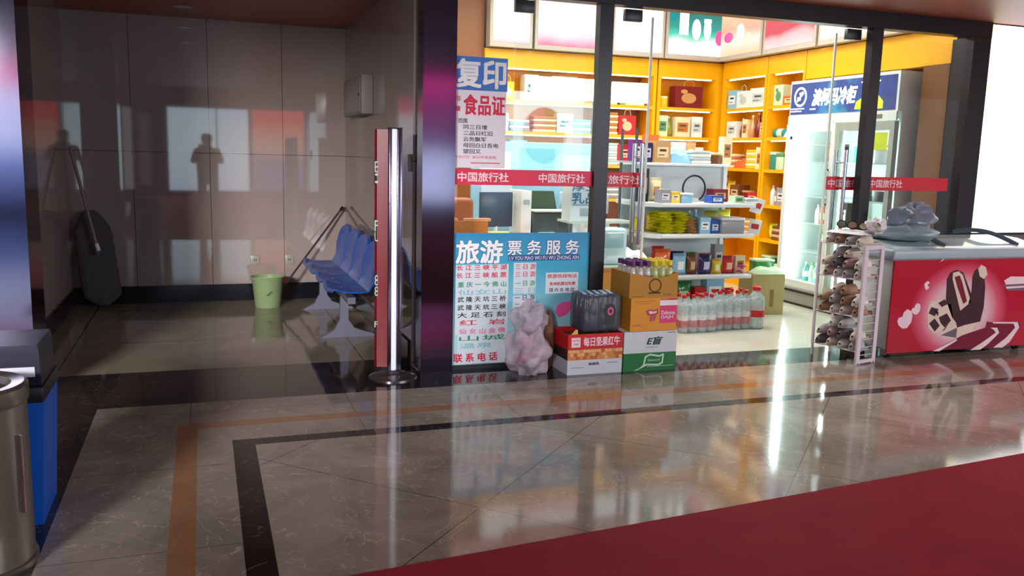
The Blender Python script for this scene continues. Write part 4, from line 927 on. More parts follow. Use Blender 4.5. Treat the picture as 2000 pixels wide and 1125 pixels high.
# top of the rack: tray cloth, rolled slippers, sunglasses, white bag
for k_ in range(4):
    cn = ['cream', 'grey', 'brown', 'white'][k_]
    put_slip(cn, .112, .062+k_*.097, RZ[3]+.006, math.pi+random.uniform(-.12, .12), f'{cn} slipper on the top shelf of the wire rack', 'slippers on top of the rack')
def glasses(lens):
    o = bpy.data.objects.new('sunglasses', None); col.objects.link(o)
    fr_ = MB()
    for sx in (-1, 1):
        fr_.tube([(sx*.034+.030*math.cos(a), 0, .028+.024*math.sin(a)) for a in [2*math.pi*i/16 for i in range(17)]], .0035, 6)
        fr_.tube([(sx*.064, 0, .036), (sx*.066, .05, .036), (sx*.064, .11, .03), (sx*.062, .13, .012)], .0028, 6)
    fr_.tube([(-.006, 0, .034), (0, 0, .037), (.006, 0, .034)], .003, 6)
    fr_.build('frame', BLK, o)
    for sx in (-1, 1): MB().prism([(sx*.034+.028*math.cos(2*math.pi*i/14), .028+.022*math.sin(2*math.pi*i/14)) for i in range(14)], -.001, .001, 'Y').build('lens', M(lens, .08, coat=.6), o)
    return o
for i, (lx, ly, c_, nm) in enumerate(((.09, .05, (206, 204, 150), 'yellow-green'), (.09, .15, (196, 176, 140), 'amber'), (.09, .25, (150, 150, 140), 'smoky'))):
    o = glasses(c_); p_ = RM @ Vector((lx, ly, 0)); o.location = (p_.x, p_.y, RZ[3]+.115); o.rotation_euler = (0, 0, R(-42)); o.scale = (1.15,)*3; tag(o, f'black-framed sunglasses with {nm} lenses on top of the wire rack', 'sunglasses', 'sunglasses on the rack')
o = g_heap(.22, .34, .03, (236, 232, 236), (0, 0, 0))[0][1].build('cloth_liner', M((232, 228, 232), .7, bump=.2), None, tuple((RM @ Vector((.112, .22, 0))).xy)+(RZ[3]+.083,), (0, 0, R(12))); tag(o, 'white cloth laid over the slippers on top of the wire rack', 'cloth')
wb = blobmesh(.10, .07, .055, .06, 33, .28, 30, 18, .0).build('white_plastic_bag', film_mat((238, 234, 242), .85, .3, 'white_film', 20), None, tuple((RM @ Vector((.17, .06, 0))).xy)+(RZ[3]+.085,), (0, 0, .4)); tag(wb, 'crumpled white plastic bag on the front corner of the wire rack', 'bag')

# ------------------------------------------------------------------ ice cream freezer
fz = thing('chest_freezer', 'white chest freezer with a red ice cream advert, in front of the right frame post', 'freezer', (0, 0, 0))
FX0, FX1, FY0, FY1 = 4.90, 6.46, 5.20, 5.66
def fz_ad():
    m, N, L, b = nodes('printed_ad_red')
    tc = N.new('ShaderNodeTexCoord'); sp = N.new('ShaderNodeSeparateXYZ'); L.new(tc.outputs['Object'], sp.inputs[0])
    dx = math_(N, L, 'DIVIDE', math_(N, L, 'SUBTRACT', sp.outputs[0], 5.62), .50); dz = math_(N, L, 'DIVIDE', math_(N, L, 'SUBTRACT', sp.outputs[2], .36), .40)
    d = math_(N, L, 'SQRT', math_(N, L, 'ADD', math_(N, L, 'MULTIPLY', dx, dx), math_(N, L, 'MULTIPLY', dz, dz)))
    r = ramp(N, [(0, (236, 206, 210)), (.55, (232, 190, 200)), (.8, (220, 90, 120)), (1, (184, 12, 46))]); L.new(d, r.inputs[0]); L.new(r.outputs[0], b.inputs['Base Color']); b.inputs['Roughness'].default_value = .25
    b.inputs['Coat Weight'].default_value = .3
    return m
MB().rbox(FX0+.03, FX1-.03, FY0+.02, FY1-.02, .08, .78, .015).build('cabinet', FRW, fz)
MB().box(FX0+.03, FX1-.03, FY0+.004, FY0+.0195, .055, .775).build('printed_front', fz_ad(), fz)
MB().rbox(FX0+.0, FX1, FY0-.01, FY1, .78, .86, .02, 0, 3).build('rim', M((168, 186, 196), .35, key='rim_grey'), fz)
lid = MB(); 
lid.prism([(FY0+.03, .861), (FY0+.06, .875), (FY0+.24, .915), (FY1-.02, .925), (FY1-.02, .861)], FX0+.04, FX1-.04, 'X')
lid.build('sliding_lid', M((196, 216, 222), .12, coat=.5, key='frosted_lid'), fz)
for x in (5.42, 6.18):
    pts = [(x-.30+.34*t_, FY1-.06-(FY1-FY0-.12)*t_, .875+.075*math.sin(math.pi*(.15+.85*t_))+.045*(1-t_)) for t_ in [i/14 for i in range(15)]]
    MB().tube(pts, .011, 8, 0, 1.6).build('lid_rail', M((76, 86, 98), .35, key='rail_grey'), fz)
for x in (5.02, 5.80, 6.36):
    for y in (FY0+.10, FY1-.08):
        c_ = MB().box(x-.03, x+.03, y-.02, y+.02, .062, .08).box(x-.026, x-.018, y-.018, y+.018, .02, .062).box(x+.018, x+.026, y-.018, y+.018, .02, .062).build('caster', GRYM, fz)
        MB().cyl((x-.016, y, .03), (x+.016, y, .03), .03, n=18).build('wheel', BLK, c_)
# printed picture on the front
def F2(pts): return [(lambda v: (v.x, v.z))(at(px, py, 'Y', FY0)) for px, py in pts]
CHO = M((58, 24, 34), .4, key='print_chocolate'); CRM = M((226, 206, 190), .4, key='print_cream'); WPK = M((240, 214, 222), .4, key='print_pink'); MRN = M((120, 10, 44), .4, key='print_maroon')
pic = MB(); L0 = FY0+.0038
def lay(pts, n, m): pic.prism(F2(pts), L0-.0007*n, L0-.0007*(n-1)-.0001, 'Y', m)
lay([(1848, 585), (1850, 545), (1857, 532), (1870, 527), (1882, 532), (1898, 575), (1905, 610), (1875, 638), (1860, 620)], 1, 0)
lay([(1900, 540), (1905, 528), (1915, 522), (1922, 530), (1925, 560), (1922, 600), (1915, 628), (1885, 635), (1870, 640), (1866, 622), (1890, 600), (1898, 570)], 2, 0)
lay([(1861, 545), (1862, 533), (1873, 530), (1881, 537), (1897, 590), (1876, 607)], 2, 1)
lay([(1865, 541), (1875, 538), (1880, 552), (1889, 588), (1882, 594), (1870, 560)], 3, 3)
lay([(1911, 525), (1917, 517), (1926, 522), (1929, 536), (1922, 545), (1914, 540)], 3, 1)
lay([(1812, 605), (1818, 590), (1838, 585), (1858, 595), (1862, 620), (1845, 645), (1825, 652), (1813, 640)], 1, 1)
for bl in ([(1814, 612), (1820, 600), (1834, 604), (1826, 618)], [(1833, 592), (1845, 585), (1855, 592), (1840, 600)], [(1815, 632), (1826, 622), (1836, 636), (1826, 648)], [(1834, 620), (1850, 612), (1858, 626), (1846, 640), (1838, 632)], [(1826, 606), (1834, 610), (1832, 618)]): lay(bl, 2, 0)
lay([(1833, 655), (1860, 625), (1878, 640), (1895, 618), (1908, 622), (1900, 645), (1868, 662)], 1, 1)
lay([(1838, 655), (1870, 640), (1868, 660)], 2, 4)
lay([(1826, 684), (1845, 674), (1880, 655), (1925, 640), (1928, 628), (1940, 630), (1990, 628), (1994, 640), (1975, 660), (1940, 680)], 2, 3)
lay([(1895, 684), (1920, 668), (1945, 650), (1942, 645), (1935, 640), (1948, 640), (1952, 650), (1930, 672), (1915, 683)], 3, 2)
lay([(1940, 679), (1965, 660), (1983, 640), (1980, 632), (1940, 632), (1940, 629), (1988, 629), (1991, 640), (1972, 668), (1958, 679)], 3, 2)
lay([(1822, 686), (1850, 672), (1868, 662), (1870, 665), (1835, 686)], 3, 2)
for cx, cy_, s_ in ((1770, 624, 1.0), (1791, 604, .6)):
    lay([(cx+dx*s_, cy_+dy*s_) for dx, dy in ((-14, 12), (-17, 4), (-14, -3), (-7, -5), (-4, -14), (3, -20), (11, -16), (13, -6), (10, 6), (2, 17), (-7, 18))], 1, 2)
lay([(1806, 555), (1812, 549), (1817, 552), (1812, 557), (1816, 562), (1810, 567), (1807, 562)], 1, 2)
lay([(1962, 548), (1975, 540), (2040, 541), (2040, 552), (1965, 556)], 1, 2); lay([(1960, 556), (2040, 553), (2040, 566), (1970, 568)], 1, 4); lay([(1966, 560), (2040, 556), (2040, 559), (1966, 564)], 2, 2)
lay([(1836, 512), (1846, 503), (1844, 508)], 1, 2)
pic.build('printed_picture', [CHO, CRM, WPK, MRN, M((110, 90, 110), .5)], fz)
# crumpled grey plastic cover on the freezer
gb = thing('grey_plastic_cover', 'crumpled grey plastic cover heaped on the left of the freezer lid', 'plastic cover', (5.25, 5.45, .918))
GF = M((118, 130, 148), .3, bump=1.0, scale=9, coat=.2, key='grey_plastic')
b = blobmesh(.27, .17, .075, .03, 41, .22, 40, 22, .0).build('spread_sheet', M((120, 140, 150), .3, bump=.6, scale=12), gb, (-.03, -.03, .0))
b = blobmesh(.20, .13, .12, .13, 44, .22, 36, 22, .02).build('crumpled_heap', GF, gb, (.10, .06, .02))

# right light box sign
lb = thing('advert_light_box', 'tall glowing white advert light box filling the wall beside the shop', 'light box', (0, 0, 0))
MB().box(6.175, 10.2, SF-.02, SF+.049, .92, 2.665).build('housing', DARKM, lb)
MB().box(6.20, 10.1, SF-.026, SF-.0205, .935, 2.66).build('lit_panel', lit_picture('lit_white', [(0, (255, 246, 190)), (.04, (255, 252, 235)), (.09, W1), (1, W1)], 2.6, 'X', 6.2, 8.2, .05), lb)

# ------------------------------------------------------------------ desk area behind the left pane
t = thing('service_counter', 'orange-brown wood counter panel behind the left pane', 'counter', (1.62, 6.30, 0))
AMB = M((206, 120, 36), .4, var=.08, scale=3, key='orange_wood')
MB().box(0, .42, 0, .03, 0, .99).box(.42, .45, 0, .50, 0, .90).box(.45, 1.0, .25, .28, 0, .78).build('front_panel', AMB, t)
MB().box(-.02, .18, -.01, .06, .99, 1.01).box(.24, .44, -.01, .06, .99, 1.01).build('cap_strip', M((226, 160, 100), .4), t)
MB().cyl((.40, -.03, .86), (.40, -.001, .86), .014).box(.39, .46, -.035, -.025, .853, .867).build('lever_handle', M((226, 200, 120), .3, metal=.6), t)
t = thing('office_chair', 'brown leather office chair back behind the counter panel', 'chair', (1.88, 6.85, 0))
MB().rbox(-.22, .22, .0, .09, .50, 1.14, .05, 0, 3).build('backrest', M((170, 96, 50), .5), t)
MB().rbox(-.23, .23, .1, .5, .42, .50, .03).build('seat', M((150, 84, 44), .5), t)
MB().cyl((0, .28, .06), (0, .28, .42), .025).build('post', BLK, t)
b_ = MB()
for i in range(5): a = 2*math.pi*i/5; b_.tube([(0, .28, .08), (.24*math.cos(a), .28+.24*math.sin(a), .035)], .018, 6)
b_.build('star_base', BLK, t)
t = thing('office_desk', 'grey office desk crowded with machines behind the left pane', 'desk', (2.30, 7.42, 0))
MB().rbox(0, 1.5, 0, .65, .72, .75, .005).build('desktop', M((190, 200, 196), .4), t)
for a, b in ((.02, .42), (.52, .92), (1.06, 1.46)): MB().box(a, b, .03, .6, 0, .719).build('drawer_unit', M((66, 76, 84), .4), t)
for a in (.02, .52, 1.06):
    for z in (.2, .42, .62): MB().box(a+.14, a+.26, .018, .029, z, z+.015).build('pull', M((190, 220, 220), .3, metal=.5), t)
def dev(name, label, cat, loc, rz=0): return thing(name, label, cat, loc, rz)
t = dev('computer_monitor', 'dark blue-grey monitor on the left end of the office desk', 'monitor', (2.54, 7.62, .751), .2)
MB().rbox(-.17, .17, -.02, .02, .08, .40, .008).build('screen_case', M((60, 80, 106), .3), t); MB().cyl((0, 0, 0), (0, 0, .09), .02).rbox(-.1, .1, -.07, .07, 0, .012, .004).build('stand', WHP, t)
t = dev('tower_case', 'white computer tower beside the monitor on the office desk', 'computer', (2.78, 7.62, .751))
MB().rbox(-.05, .05, -.16, .16, 0, .42, .006).build('case', WHP, t); MB().box(-.03, .03, -.163, -.1605, .30, .34).build('drive_slot', GRYM, t)
t = dev('desk_printer', 'dark grey printer with white trim in the middle of the office desk', 'printer', (3.04, 7.66, .751))
MB().rbox(-.18, .18, -.15, .15, 0, .22, .02).build('body', M((66, 84, 84), .35), t); MB().rbox(-.17, .17, -.19, -.02, .225, .245, .006).build('paper_tray', WHP, t); MB().prism([(-.14, .0), (.15, .0), (.11, .19), (-.1, .19)], .06, .09, 'Y').build('paper_feed', M((70, 90, 70), .4), t, (0, .0, .22))
t = dev('laser_copier', 'wide white copier with black paper slot on the office desk', 'copier', (3.44, 7.66, .751))
MB().rbox(-.19, .19, -.2, .2, 0, .16, .012).rbox(-.18, .18, -.19, .2, .21, .40, .02).build('body', M((214, 224, 232), .35), t); MB().box(-.175, .175, -.15, .18, .161, .209).build('paper_slot', BLK, t)
MB().rbox(-.12, .10, -.30, -.19, -.10, .02, .004).build('output_tray', WHP, t, (0, 0, .12))
row('on the front edge of the office desk', 'papers on the office desk', [('box stack', 'olive', .2, .05, .12), ('box stack', 'cream', .2, .04, .12), ('gap', .1), ('box stack', 'green', .16, .04, .1)], (2.4, 7.40, .751), 0, .07)
# blue office partition seen above the desk
t = thing('partition_screen', 'pale blue office partition hung with sheets behind the office desk', 'partition', (2.45, 8.12, 0))
MB().rbox(0, 1.35, 0, .04, 0, 1.62, .01).build('screen_panel', M((150, 196, 218), .4, var=.05), t)
for a, b, c, d, cc in ((.08, .4, 1.3, 1.52, (226, 236, 244)), (.5, .86, 1.26, 1.56, (120, 200, 210)), (.95, 1.28, 1.2, 1.5, (190, 206, 236)), (.1, .42, 1.0, 1.2, (210, 222, 236))): MB().box(a, b, -.004, -.0005, c, d).build('pinned_sheet', M(cc, .5), t)
# cabinet and things through the left door leaf
t = thing('low_cabinet', 'ochre low cabinet behind the left door leaf', 'cabinet', (3.0, 6.35, 0))
MB().box(0, .55, 0, .55, 0, .60).build('body', M((200, 134, 40), .45, key='ochre_laminate'), t); MB().rbox(-.01, .56, -.01, .56, .60, .62, .004).build('top', M((200, 214, 206), .4), t)
MB().box(.03, .27, -.012, -.0005, .04, .57).build('door', M((206, 140, 44), .45), t); MB().box(.28, .52, -.012, -.0005, .04, .57).build('door', M((206, 140, 44), .45), t)
t = thing('water_dispenser_tank', 'pale cyan rounded plastic container on the low cabinet', 'container', (3.16, 6.50, .621))
MB().rbox(-.125, .125, -.10, .10, 0, .30, .035, 0, 3).build('body', M((200, 236, 240), .2, coat=.4), t); MB().rbox(-.09, .08, -.106, -.1, .14, .26, .004).build('front_recess', M((150, 205, 214), .3), t)
MB().box(3.03, 3.55, 6.72, 6.98, .93, .945).build('wall_ledge', M((190, 205, 196), .4)); 
t = bpy.data.objects['wall_ledge']; bpy.data.objects.remove(t)
t = thing('side_shelf', 'slim grey shelf stand behind the left door leaf carrying a white printed carton', 'shelf', (3.0, 6.95, 0))
MB().box(0, .62, 0, .3, .915, .935).build('shelf_board', M((190, 205, 196), .4), t)
for x in (.0, .6):
    for y in (0, .28): MB().box(x, x+.02, y, y+.02, 0, .914 if x < .1 else 1.75).build('leg', M((70, 80, 84), .4), t)
MB().box(0.02, .62, 0, .3, .44, .46).build('lower_board', M((190, 205, 196), .4), t)
MB().box(.45, .62, .02, .28, 1.45, 1.465).build('upper_board', M((190, 205, 196), .4), t)
t = thing('printed_carton', 'white carton with blue outlined characters standing on the side shelf', 'box', (3.19, 7.10, .936))
MB().box(-.17, .17, -.10, .10, 0, .40).build('carton_body', M((208, 220, 226), .5), t)
MB().text('厚生', -.16, .08, .26, .345, -.1004, bold=.02).text('乳品', -.16, .08, .15, .245, -.1004, bold=.03).box(-.16, .08, -.1015, -.1002, .135, .142).build('carton_lettering', M((40, 120, 160), .5), t)
MB().rbox(-.08, .03, -.103, -.1001, .04, .11, .001).build('dark_label', M((150, 170, 180), .5), t)
row('at the foot of the side shelf', 'goods low on the side shelf', [('box stack', 'cream', .16, .12), ('folded cloth', 'tan', .2, .14, .16), ('box stack', 'white', .16, .1)], (3.06, 6.96, .461), 0, .14)
row('beside the pale cyan container', 'goods on the low cabinet', [('folded cloth', 'white', .22, .13, .3)], (3.32, 6.40, .621), 0, .2)

# ------------------------------------------------------------------ alcove: seats, bucket, mop, board
bs = thing('beam_seating', 'row of four joined blue plastic waiting seats on a grey metal beam in the alcove', 'bench', (0, 0, 0))
BLUE = M((0, 80, 172), .35, var=.12, scale=3, coat=.2, key='blue_plastic')
prof = [(.88, .425), (.90, .44), (.96, .425), (1.04, .412), (1.12, .412), (1.17, .43), (1.21, .50), (1.245, .62), (1.275, .74), (1.285, .79), (1.30, .80)]
SY0 = 6.56
for k in range(4):
    ya, yb = SY0+k*.50, SY0+k*.50+.475
    vs = []; fs = []; J = 10; n = len(prof); b = MB()
    for side in (0, 1):
        for i, (x, z) in enumerate(prof):
            for j in range(J+1):
                t_ = j/J; y = ya+(yb-ya)*t_; e = (2*t_-1)
                dx, dz = 0, 0
                if i > 6: dz = -(.055 if i > 8 else .03)*abs(e)**3*(1 if i > 7 else .4); dx = -.03*e*e
                elif i < 5: dz = .018*e*e
                if i < 2: dx = .02*abs(e)**3
                off = .012*side
                nx, nz = (0, -1) if i < 5 else (1, -.3)
                vs.append((x+dx+off*nx, y, z+dz+off*nz))
    o_ = n*(J+1)
    for side in (0, 1):
        for i in range(n-1):
            for j in range(J): a = side*o_+i*(J+1)+j; q_ = (a, a+1, a+J+2, a+J+1); fs.append(q_ if side else q_[::-1])
    for i in range(n-1):
        for j in (0, J): a = i*(J+1)+j; fs.append((a, a+J+1, a+J+1+o_, a+o_))
    for j in range(J):
        for i in (0, n-1): a = i*(J+1)+j; fs.append((a, a+1, a+1+o_, a+o_))
    b._add(vs, fs, 0, True); b.build('seat_shell', BLUE, bs)
    MB().cyl((1.02, (ya+yb)/2-.09, .402), (1.02, (ya+yb)/2-.09, .422), .008).cyl((1.02, (ya+yb)/2+.09, .402), (1.02, (ya+yb)/2+.09, .422), .008).build('bolt', CHROME, bs)
SGRY = M((120, 122, 140), .4, metal=.3, key='seat_base_grey')
MB().box(1.02, 1.08, SY0+.02, SY0+1.95, .335, .385).build('beam', SGRY, bs)
for k in range(4): MB().box(.97, 1.15, SY0+k*.5+.2, SY0+k*.5+.3, .386, .398).build('seat_bracket', SGRY, bs)
for y in (6.95, 8.25):
    l = MB().prism([(1.02, .335), (1.08, .335), (1.085, .14), (1.13, .075), (1.22, .04), (1.33, .012), (1.33, 0), (.86, 0), (.90, .02), (.97, .06), (1.015, .14)], y, y+.045, 'Y'); l.build('leg', SGRY, bs)
# bucket with mop
bk = thing('mop_bucket', 'pale green plastic bucket on the alcove floor', 'bucket', (.56, 8.50, 0))
MB().lathe([(.115, 0), (.118, .008), (.145, .26), (.155, .275), (.158, .29), (.150, .292), (.138, .262), (.112, .012), (.001, .010)], n=28).build('body', M((136, 158, 114), .4, coat=.1, key='green_plastic'), bk)
MB().tube([(.155*math.cos(a), .155*math.sin(a)*.9, .275-.02*math.sin(a)) for a in [math.pi*i/16+math.pi for i in range(17)]], .004, 6).build('handle', M((170, 190, 140), .4), bk)
MB().prism([(-.03, .13), (.0, .12), (.02, .155), (.045, .135), (.02, .165), (-.005, .14)], -.14, -.133, 'Y').build('printed_mark', M((70, 90, 60), .5), bk)
mp = thing('bucket_mop', 'thin dark mop leaning from the green bucket towards the right alcove wall', 'mop', (.62, 8.53, .02))
MB().tube([(0, 0, .04), (.69, .27, .90)], .010, 8).build('handle', M((46, 40, 40), .5), mp)
MB().lathe([(.02, .0), (.05, .01), (.055, .06), (.02, .1)], n=14).build('mop_head', M((120, 116, 110), .9, bump=.5), mp)
MB().cyl((.675, .262, .88), (.70, .272, .912), .015).build('end_cap', BLK, mp)
# upright dust mop
dm = thing('dust_mop', 'long grey dust mop standing on end in the left alcove corner', 'mop', (-.86, 8.62, 0))
bmb = MB(); pts = [(-.02-.10*t_, .07+.06*t_, .03+.86*t_) for t_ in [i/20 for i in range(21)]]
rad = [.058*min(1, ((i+.3)/2.5)**.6, ((20.3-i)/5)**.5) for i in range(21)]
bmb.tube(pts, rad, 24, 0, 2.8)
rr = random.Random(4)
for i, v in enumerate(bmb.v): bmb.v[i] = (v[0]+rr.uniform(-.006, .006), v[1]+rr.uniform(-.006, .006), max(.002, v[2]+rr.uniform(-.006, .006)))
bmb.build('mop_head', M((78, 74, 78), .95, bump=.8, scale=30, var=.3, key='mop_fabric'), dm)
MB().tube([(-.05, -.055, .60), (-.24, .05, 1.46)], .014, 8).build('handle', M((120, 104, 98), .4), dm)
MB().tube([(-.035, -.064, .545), (-.05, -.055, .61)], .017, 8).build('handle_ferrule', M((225, 222, 215), .4), dm)
MB().cyl((-.04, -.065, .53), (-.04, .0, .52), .02).build('joint', M((70, 70, 90), .5), dm)
# outlets, switch, cabinet, conduit
for x, lb_ in ((.47, 'left wall outlet low on the alcove back wall above the bucket'), (.80, 'right wall outlet low on the alcove back wall behind the mop handle')):
    o = thing('wall_outlet', lb_, 'outlet', (x, 8.9, .40), 0, 'outlets on the alcove back wall')
    MB().rbox(-.045, .045, -.01, -.0005, -.045, .045, .003).build('plate', M((150, 146, 136), .4), o); MB().box(-.012, -.006, -.0115, -.0101, -.012, .012).box(.006, .012, -.0115, -.0101, -.012, .012).build('socket_slots', BLK, o)
o = thing('light_switch', 'white light switch on the end of the wall beside the steel pier', 'switch', (1.375, 5.679, 1.42)); o.location = (1.34, 5.899, 1.40)
o.location = (1.36, 5.98, 1.42)
MB().rbox(-.010, -.0005, -.04, .04, -.06, .06, .003).build('plate', M((205, 200, 196), .4), o); MB().rbox(-.014, -.0101, -.015, .015, -.03, .03, .001).build('rocker', WHP, o)
o = thing('distribution_box', 'grey electrical cabinet high on the right alcove wall', 'electrical box', (1.36, 7.37, 1.80))
MB().rbox(-.10, -.0005, 0, .95, 0, .32, .008).build('housing', M((128, 122, 116), .45), o); MB().rbox(-.108, -.1005, .03, .92, .02, .30, .004).build('door', M((134, 130, 122), .4), o); MB().cyl((-.116, .08, .16), (-.1085, .08, .16), .012).build('lock', BLK, o)
# downlights
DL = [(-.12, 8.2), (-.13, 6.86), (-.13, 5.56), (.13, 4.24), (2.3, 3.2), (4.6, 3.2), (2.3, .6), (5.2, .6)]
dl0 = None
for i, (x, y) in enumerate(DL):
    lbl = ['recessed downlight at the back of the alcove ceiling', 'recessed downlight in the middle of the alcove ceiling', 'recessed downlight where the alcove opens to the hall', 'recessed downlight in the hall ceiling before the alcove'][i] if i < 4 else 'recessed downlight in the hall ceiling above the marble floor'
    if dl0 is None:
        o = thing('downlight', lbl, 'ceiling light', (x, y, CH), 0, 'recessed hall downlights'); dl0 = o
        MB().lathe([(.06, -.006), (.075, -.006), (.078, -.0005), (.06, -.0005)], n=24).build('trim_ring', GRYM, o)
        MB().lathe([(.001, -.004), (.04, -.004), (.04, -.0008)], n=24).build('lamp_disc', M((255, 240, 220), .4, emit=90, var=0, key='downlight_lens'), o)
    else:
        o = copy_tree(dl0); o.location = (x, y, CH); tag(o, lbl, 'ceiling light', 'recessed hall downlights')
# totem / info column
tt = thing('leaflet_stand', 'tall aluminium column stand with a dark red side panel at the alcove entrance', 'display stand', (1.17, 5.62, 0))
MB().lathe([(.16, 0), (.16, .008), (.13, .018), (.05, .03), (.04, .05)], n=32).build('base', M((110, 106, 110), .25, metal=.8), tt)
MB().rbox(-.018, .018, -.03, .03, .05, 1.64, .008).build('lit_profile', M((226, 228, 240), .3, var=.02, emit=.25), tt)
MB().rbox(-.036, -.0185, -.035, .035, .05, 1.64, .006).rbox(.0185, .05, -.035, .035, .05, 1.64, .006).build('aluminium_profile', M((96, 92, 112), .22, metal=.9), tt)
MB().box(-.038, .05, -.037, .037, 1.64, 1.648).build('end_cap', BLK, tt)
pr_ = [(-.037, .0), (-.105, .02), (-.115, .04), (-.115, .05), (-.037, .03)]
MB().prism(pr_, .07, 1.635, 'Z').build('red_panel', M((118, 10, 22), .35, coat=.1, key='panel_red'), tt)
for z, t_ in ((1.36, 'E:'), (.98, 'FU'), (.62, '88'), (.34, 'F')):
    h_ = .16 if t_ != 'F' else .10
    m_ = MB().box(-.122, -.085, .02, .03, z-h_/2, z+h_/2, 1)
    m_.text(t_[0], -.120, -.092, z, z+h_/2-.01, .02, 0, th=.002)
    if len(t_) > 1: m_.text(t_[1], -.120, -.092, z-h_/2+.01, z-.006, .02, 0, th=.002)
    m_.build('edge_lettering', [M((190, 190, 186), .4), BLK], tt)

# ------------------------------------------------------------------ waste bins at the left
sb_ = thing('steel_bin', 'brushed steel cylindrical waste bin at the left edge of the picture', 'bin', (-.80, 3.36, 0))
BSTEEL = M((150, 148, 142), .28, metal=.9, var=.12, scale=4, key='brushed_steel')
MB().lathe([(.20, 0), (.205, .012), (.205, .03), (.195, .035), (.195, .60)], n=40).build('body', BSTEEL, sb_)
MB().lathe([(.197, .60), (.203, .61), (.203, .66), (.19, .67), (.15, .665), (.14, .64), (.001, .63)], n=40).build('rim', BSTEEL, sb_)
MB().tube([(.184, -.085, .22), (.184, -.085, .50)], .006, 8).build('weld_seam', CHROME, sb_)
bb = thing('blue_bin', 'tall blue plastic bin with a black swing lid behind the steel bin', 'bin', (-.80, 3.86, 0))
MB().prism([(-.17, 0), (.17, 0), (.195, .50), (-.195, .50)], -.17, .17, 'Y').build('body', M((14, 88, 196), .4, var=.06, key='bin_blue'), bb)
MB().rbox(-.20, .20, -.19, .19, .50, .565, .01).build('collar', M((20, 22, 34), .4), bb)
MB().prism([(-.19, .565), (.19, .565), (.185, .70), (.18, .725), (-.18, .725), (-.19, .70)], -.16, .16, 'Y').build('hood', M((20, 24, 44), .4), bb)
MB().rbox(-.17, .17, -.166, -.161, .60, .64, .002).build('pale_flap', M((190, 190, 205), .4), bb)

# ------------------------------------------------------------------ the hall behind the viewer
def rear_panel(label, x0, x1, z0, z1, stops, e, noise=.15, ns=1.0, axis='Z', cat='light box'):
    o = thing('hall_light_box', label, cat, (0, -10.0, 0))
    lo, hi = (z0, z1) if axis == 'Z' else (x0, x1)
    MB().box(x0-.04, x1+.04, -.045, 0, z0-.04, z1+.04).build('housing', DARKM, o)
    MB().box(x0, x1, .001, .012, z0, z1).build('lit_panel', lit_picture('lit_panel', stops, e, axis, lo, hi, noise, ns), o); return o
rear_panel('bright pale blue glass panel in the hall behind the viewer', -.92, .42-.0, .18, 2.6, [(0, (190, 205, 225)), (.5, (200, 222, 232)), (1, (190, 215, 232))], 4.2)
rear_panel('second pale blue glass panel in the hall behind the viewer', .46, 1.34, .18, 2.6, [(0, (190, 205, 225)), (.5, (200, 222, 232)), (1, (190, 215, 232))], 4.2)
rear_panel('red to orange sunset poster in the hall behind the viewer', 1.46, 2.98, .2, 2.62, [(0, (120, 110, 150)), (.35, (130, 120, 150)), (.5, (220, 170, 150)), (.75, (240, 130, 100)), (.85, (250, 60, 60)), (1, (250, 50, 60))], 2.6, .08)
rear_panel('dim blue-grey window in the hall behind the viewer', 3.05, 4.25, .2, 2.3, [(0, (140, 165, 180)), (1, (130, 150, 165))], 2.2)
rear_panel('narrow dim window at the left of the hall behind the viewer', -2.14, -1.88, .2, 2.55, [(0, (170, 175, 185)), (1, (160, 165, 170))], 1.6)
rear_panel('faint curtained window in the hall behind the viewer', -1.75, -1.35, .3, 2.4, [(0, (90, 88, 88)), (.5, (130, 128, 128)), (1, (80, 78, 78))], .9, .8, 3, 'X')
rear_panel('pink and white advert in the hall behind the viewer', 4.6, 6.1, .2, 3.35, [(0, (150, 150, 190)), (.05, (230, 235, 250)), (.36, (220, 222, 240)), (.48, (120, 90, 120)), (.75, (150, 60, 110)), (.95, (225, 60, 130))], 6.0)
rp = rear_panel('cyan advert with a large round chart in the hall behind the viewer', 7.2, 9.95, .9, 3.1, [(0, (170, 235, 250)), (.5, (150, 225, 250)), (1, (190, 240, 250))], 12.0)
gg = MB().prism([(8.45+.62*math.cos(a), 2.0+.72*math.sin(a)) for a in [math.pi/2*i/8 for i in range(9)]]+[(8.45, 2.0)], .0125, .016, 'Y', 0).prism([(8.45-.62*math.sin(a), 2.0+.72*math.cos(a)) for a in [math.pi/2*i/8 for i in range(9)]]+[(8.45, 2.0)], .0125, .016, 'Y', 1).prism([(8.45+.6*math.cos(a), 1.96-.7*math.sin(a)) for a in [math.pi*i/14 for i in range(15)]], .0125, .016, 'Y', 2)
gg.build('round_chart', [M((20, 190, 190), .5, emit=2.6), M((200, 180, 235), .5, emit=3.2), M((150, 190, 225), .5, emit=3.2)], rp)
rear_panel('white to blue advert far left in the hall behind the viewer', -5.2, -3.2, .1, 3.3, [(0, (40, 44, 80)), (.3, (120, 140, 190)), (.45, (225, 232, 250)), (.75, (230, 225, 240)), (.86, (230, 50, 120)), (1, (150, 20, 60))], 7.0, .05)
for x, lb_ in ((2.25, 'first'), (2.85, 'second')):
    o = thing('dark_totem', f'{lb_} dark free-standing post in the hall behind the viewer', 'post', (x, -5.9, .009), 0, 'dark posts in the hall')
    MB().rbox(-.13 if x < 2.5 else -.09, .13 if x < 2.5 else .09, -.06, .06, .02, 1.37, .01).build('post_body', BLK, o); MB().rbox(-.2, .2, -.15, .15, 0, .02, .005).build('base_plate', GRYM, o)

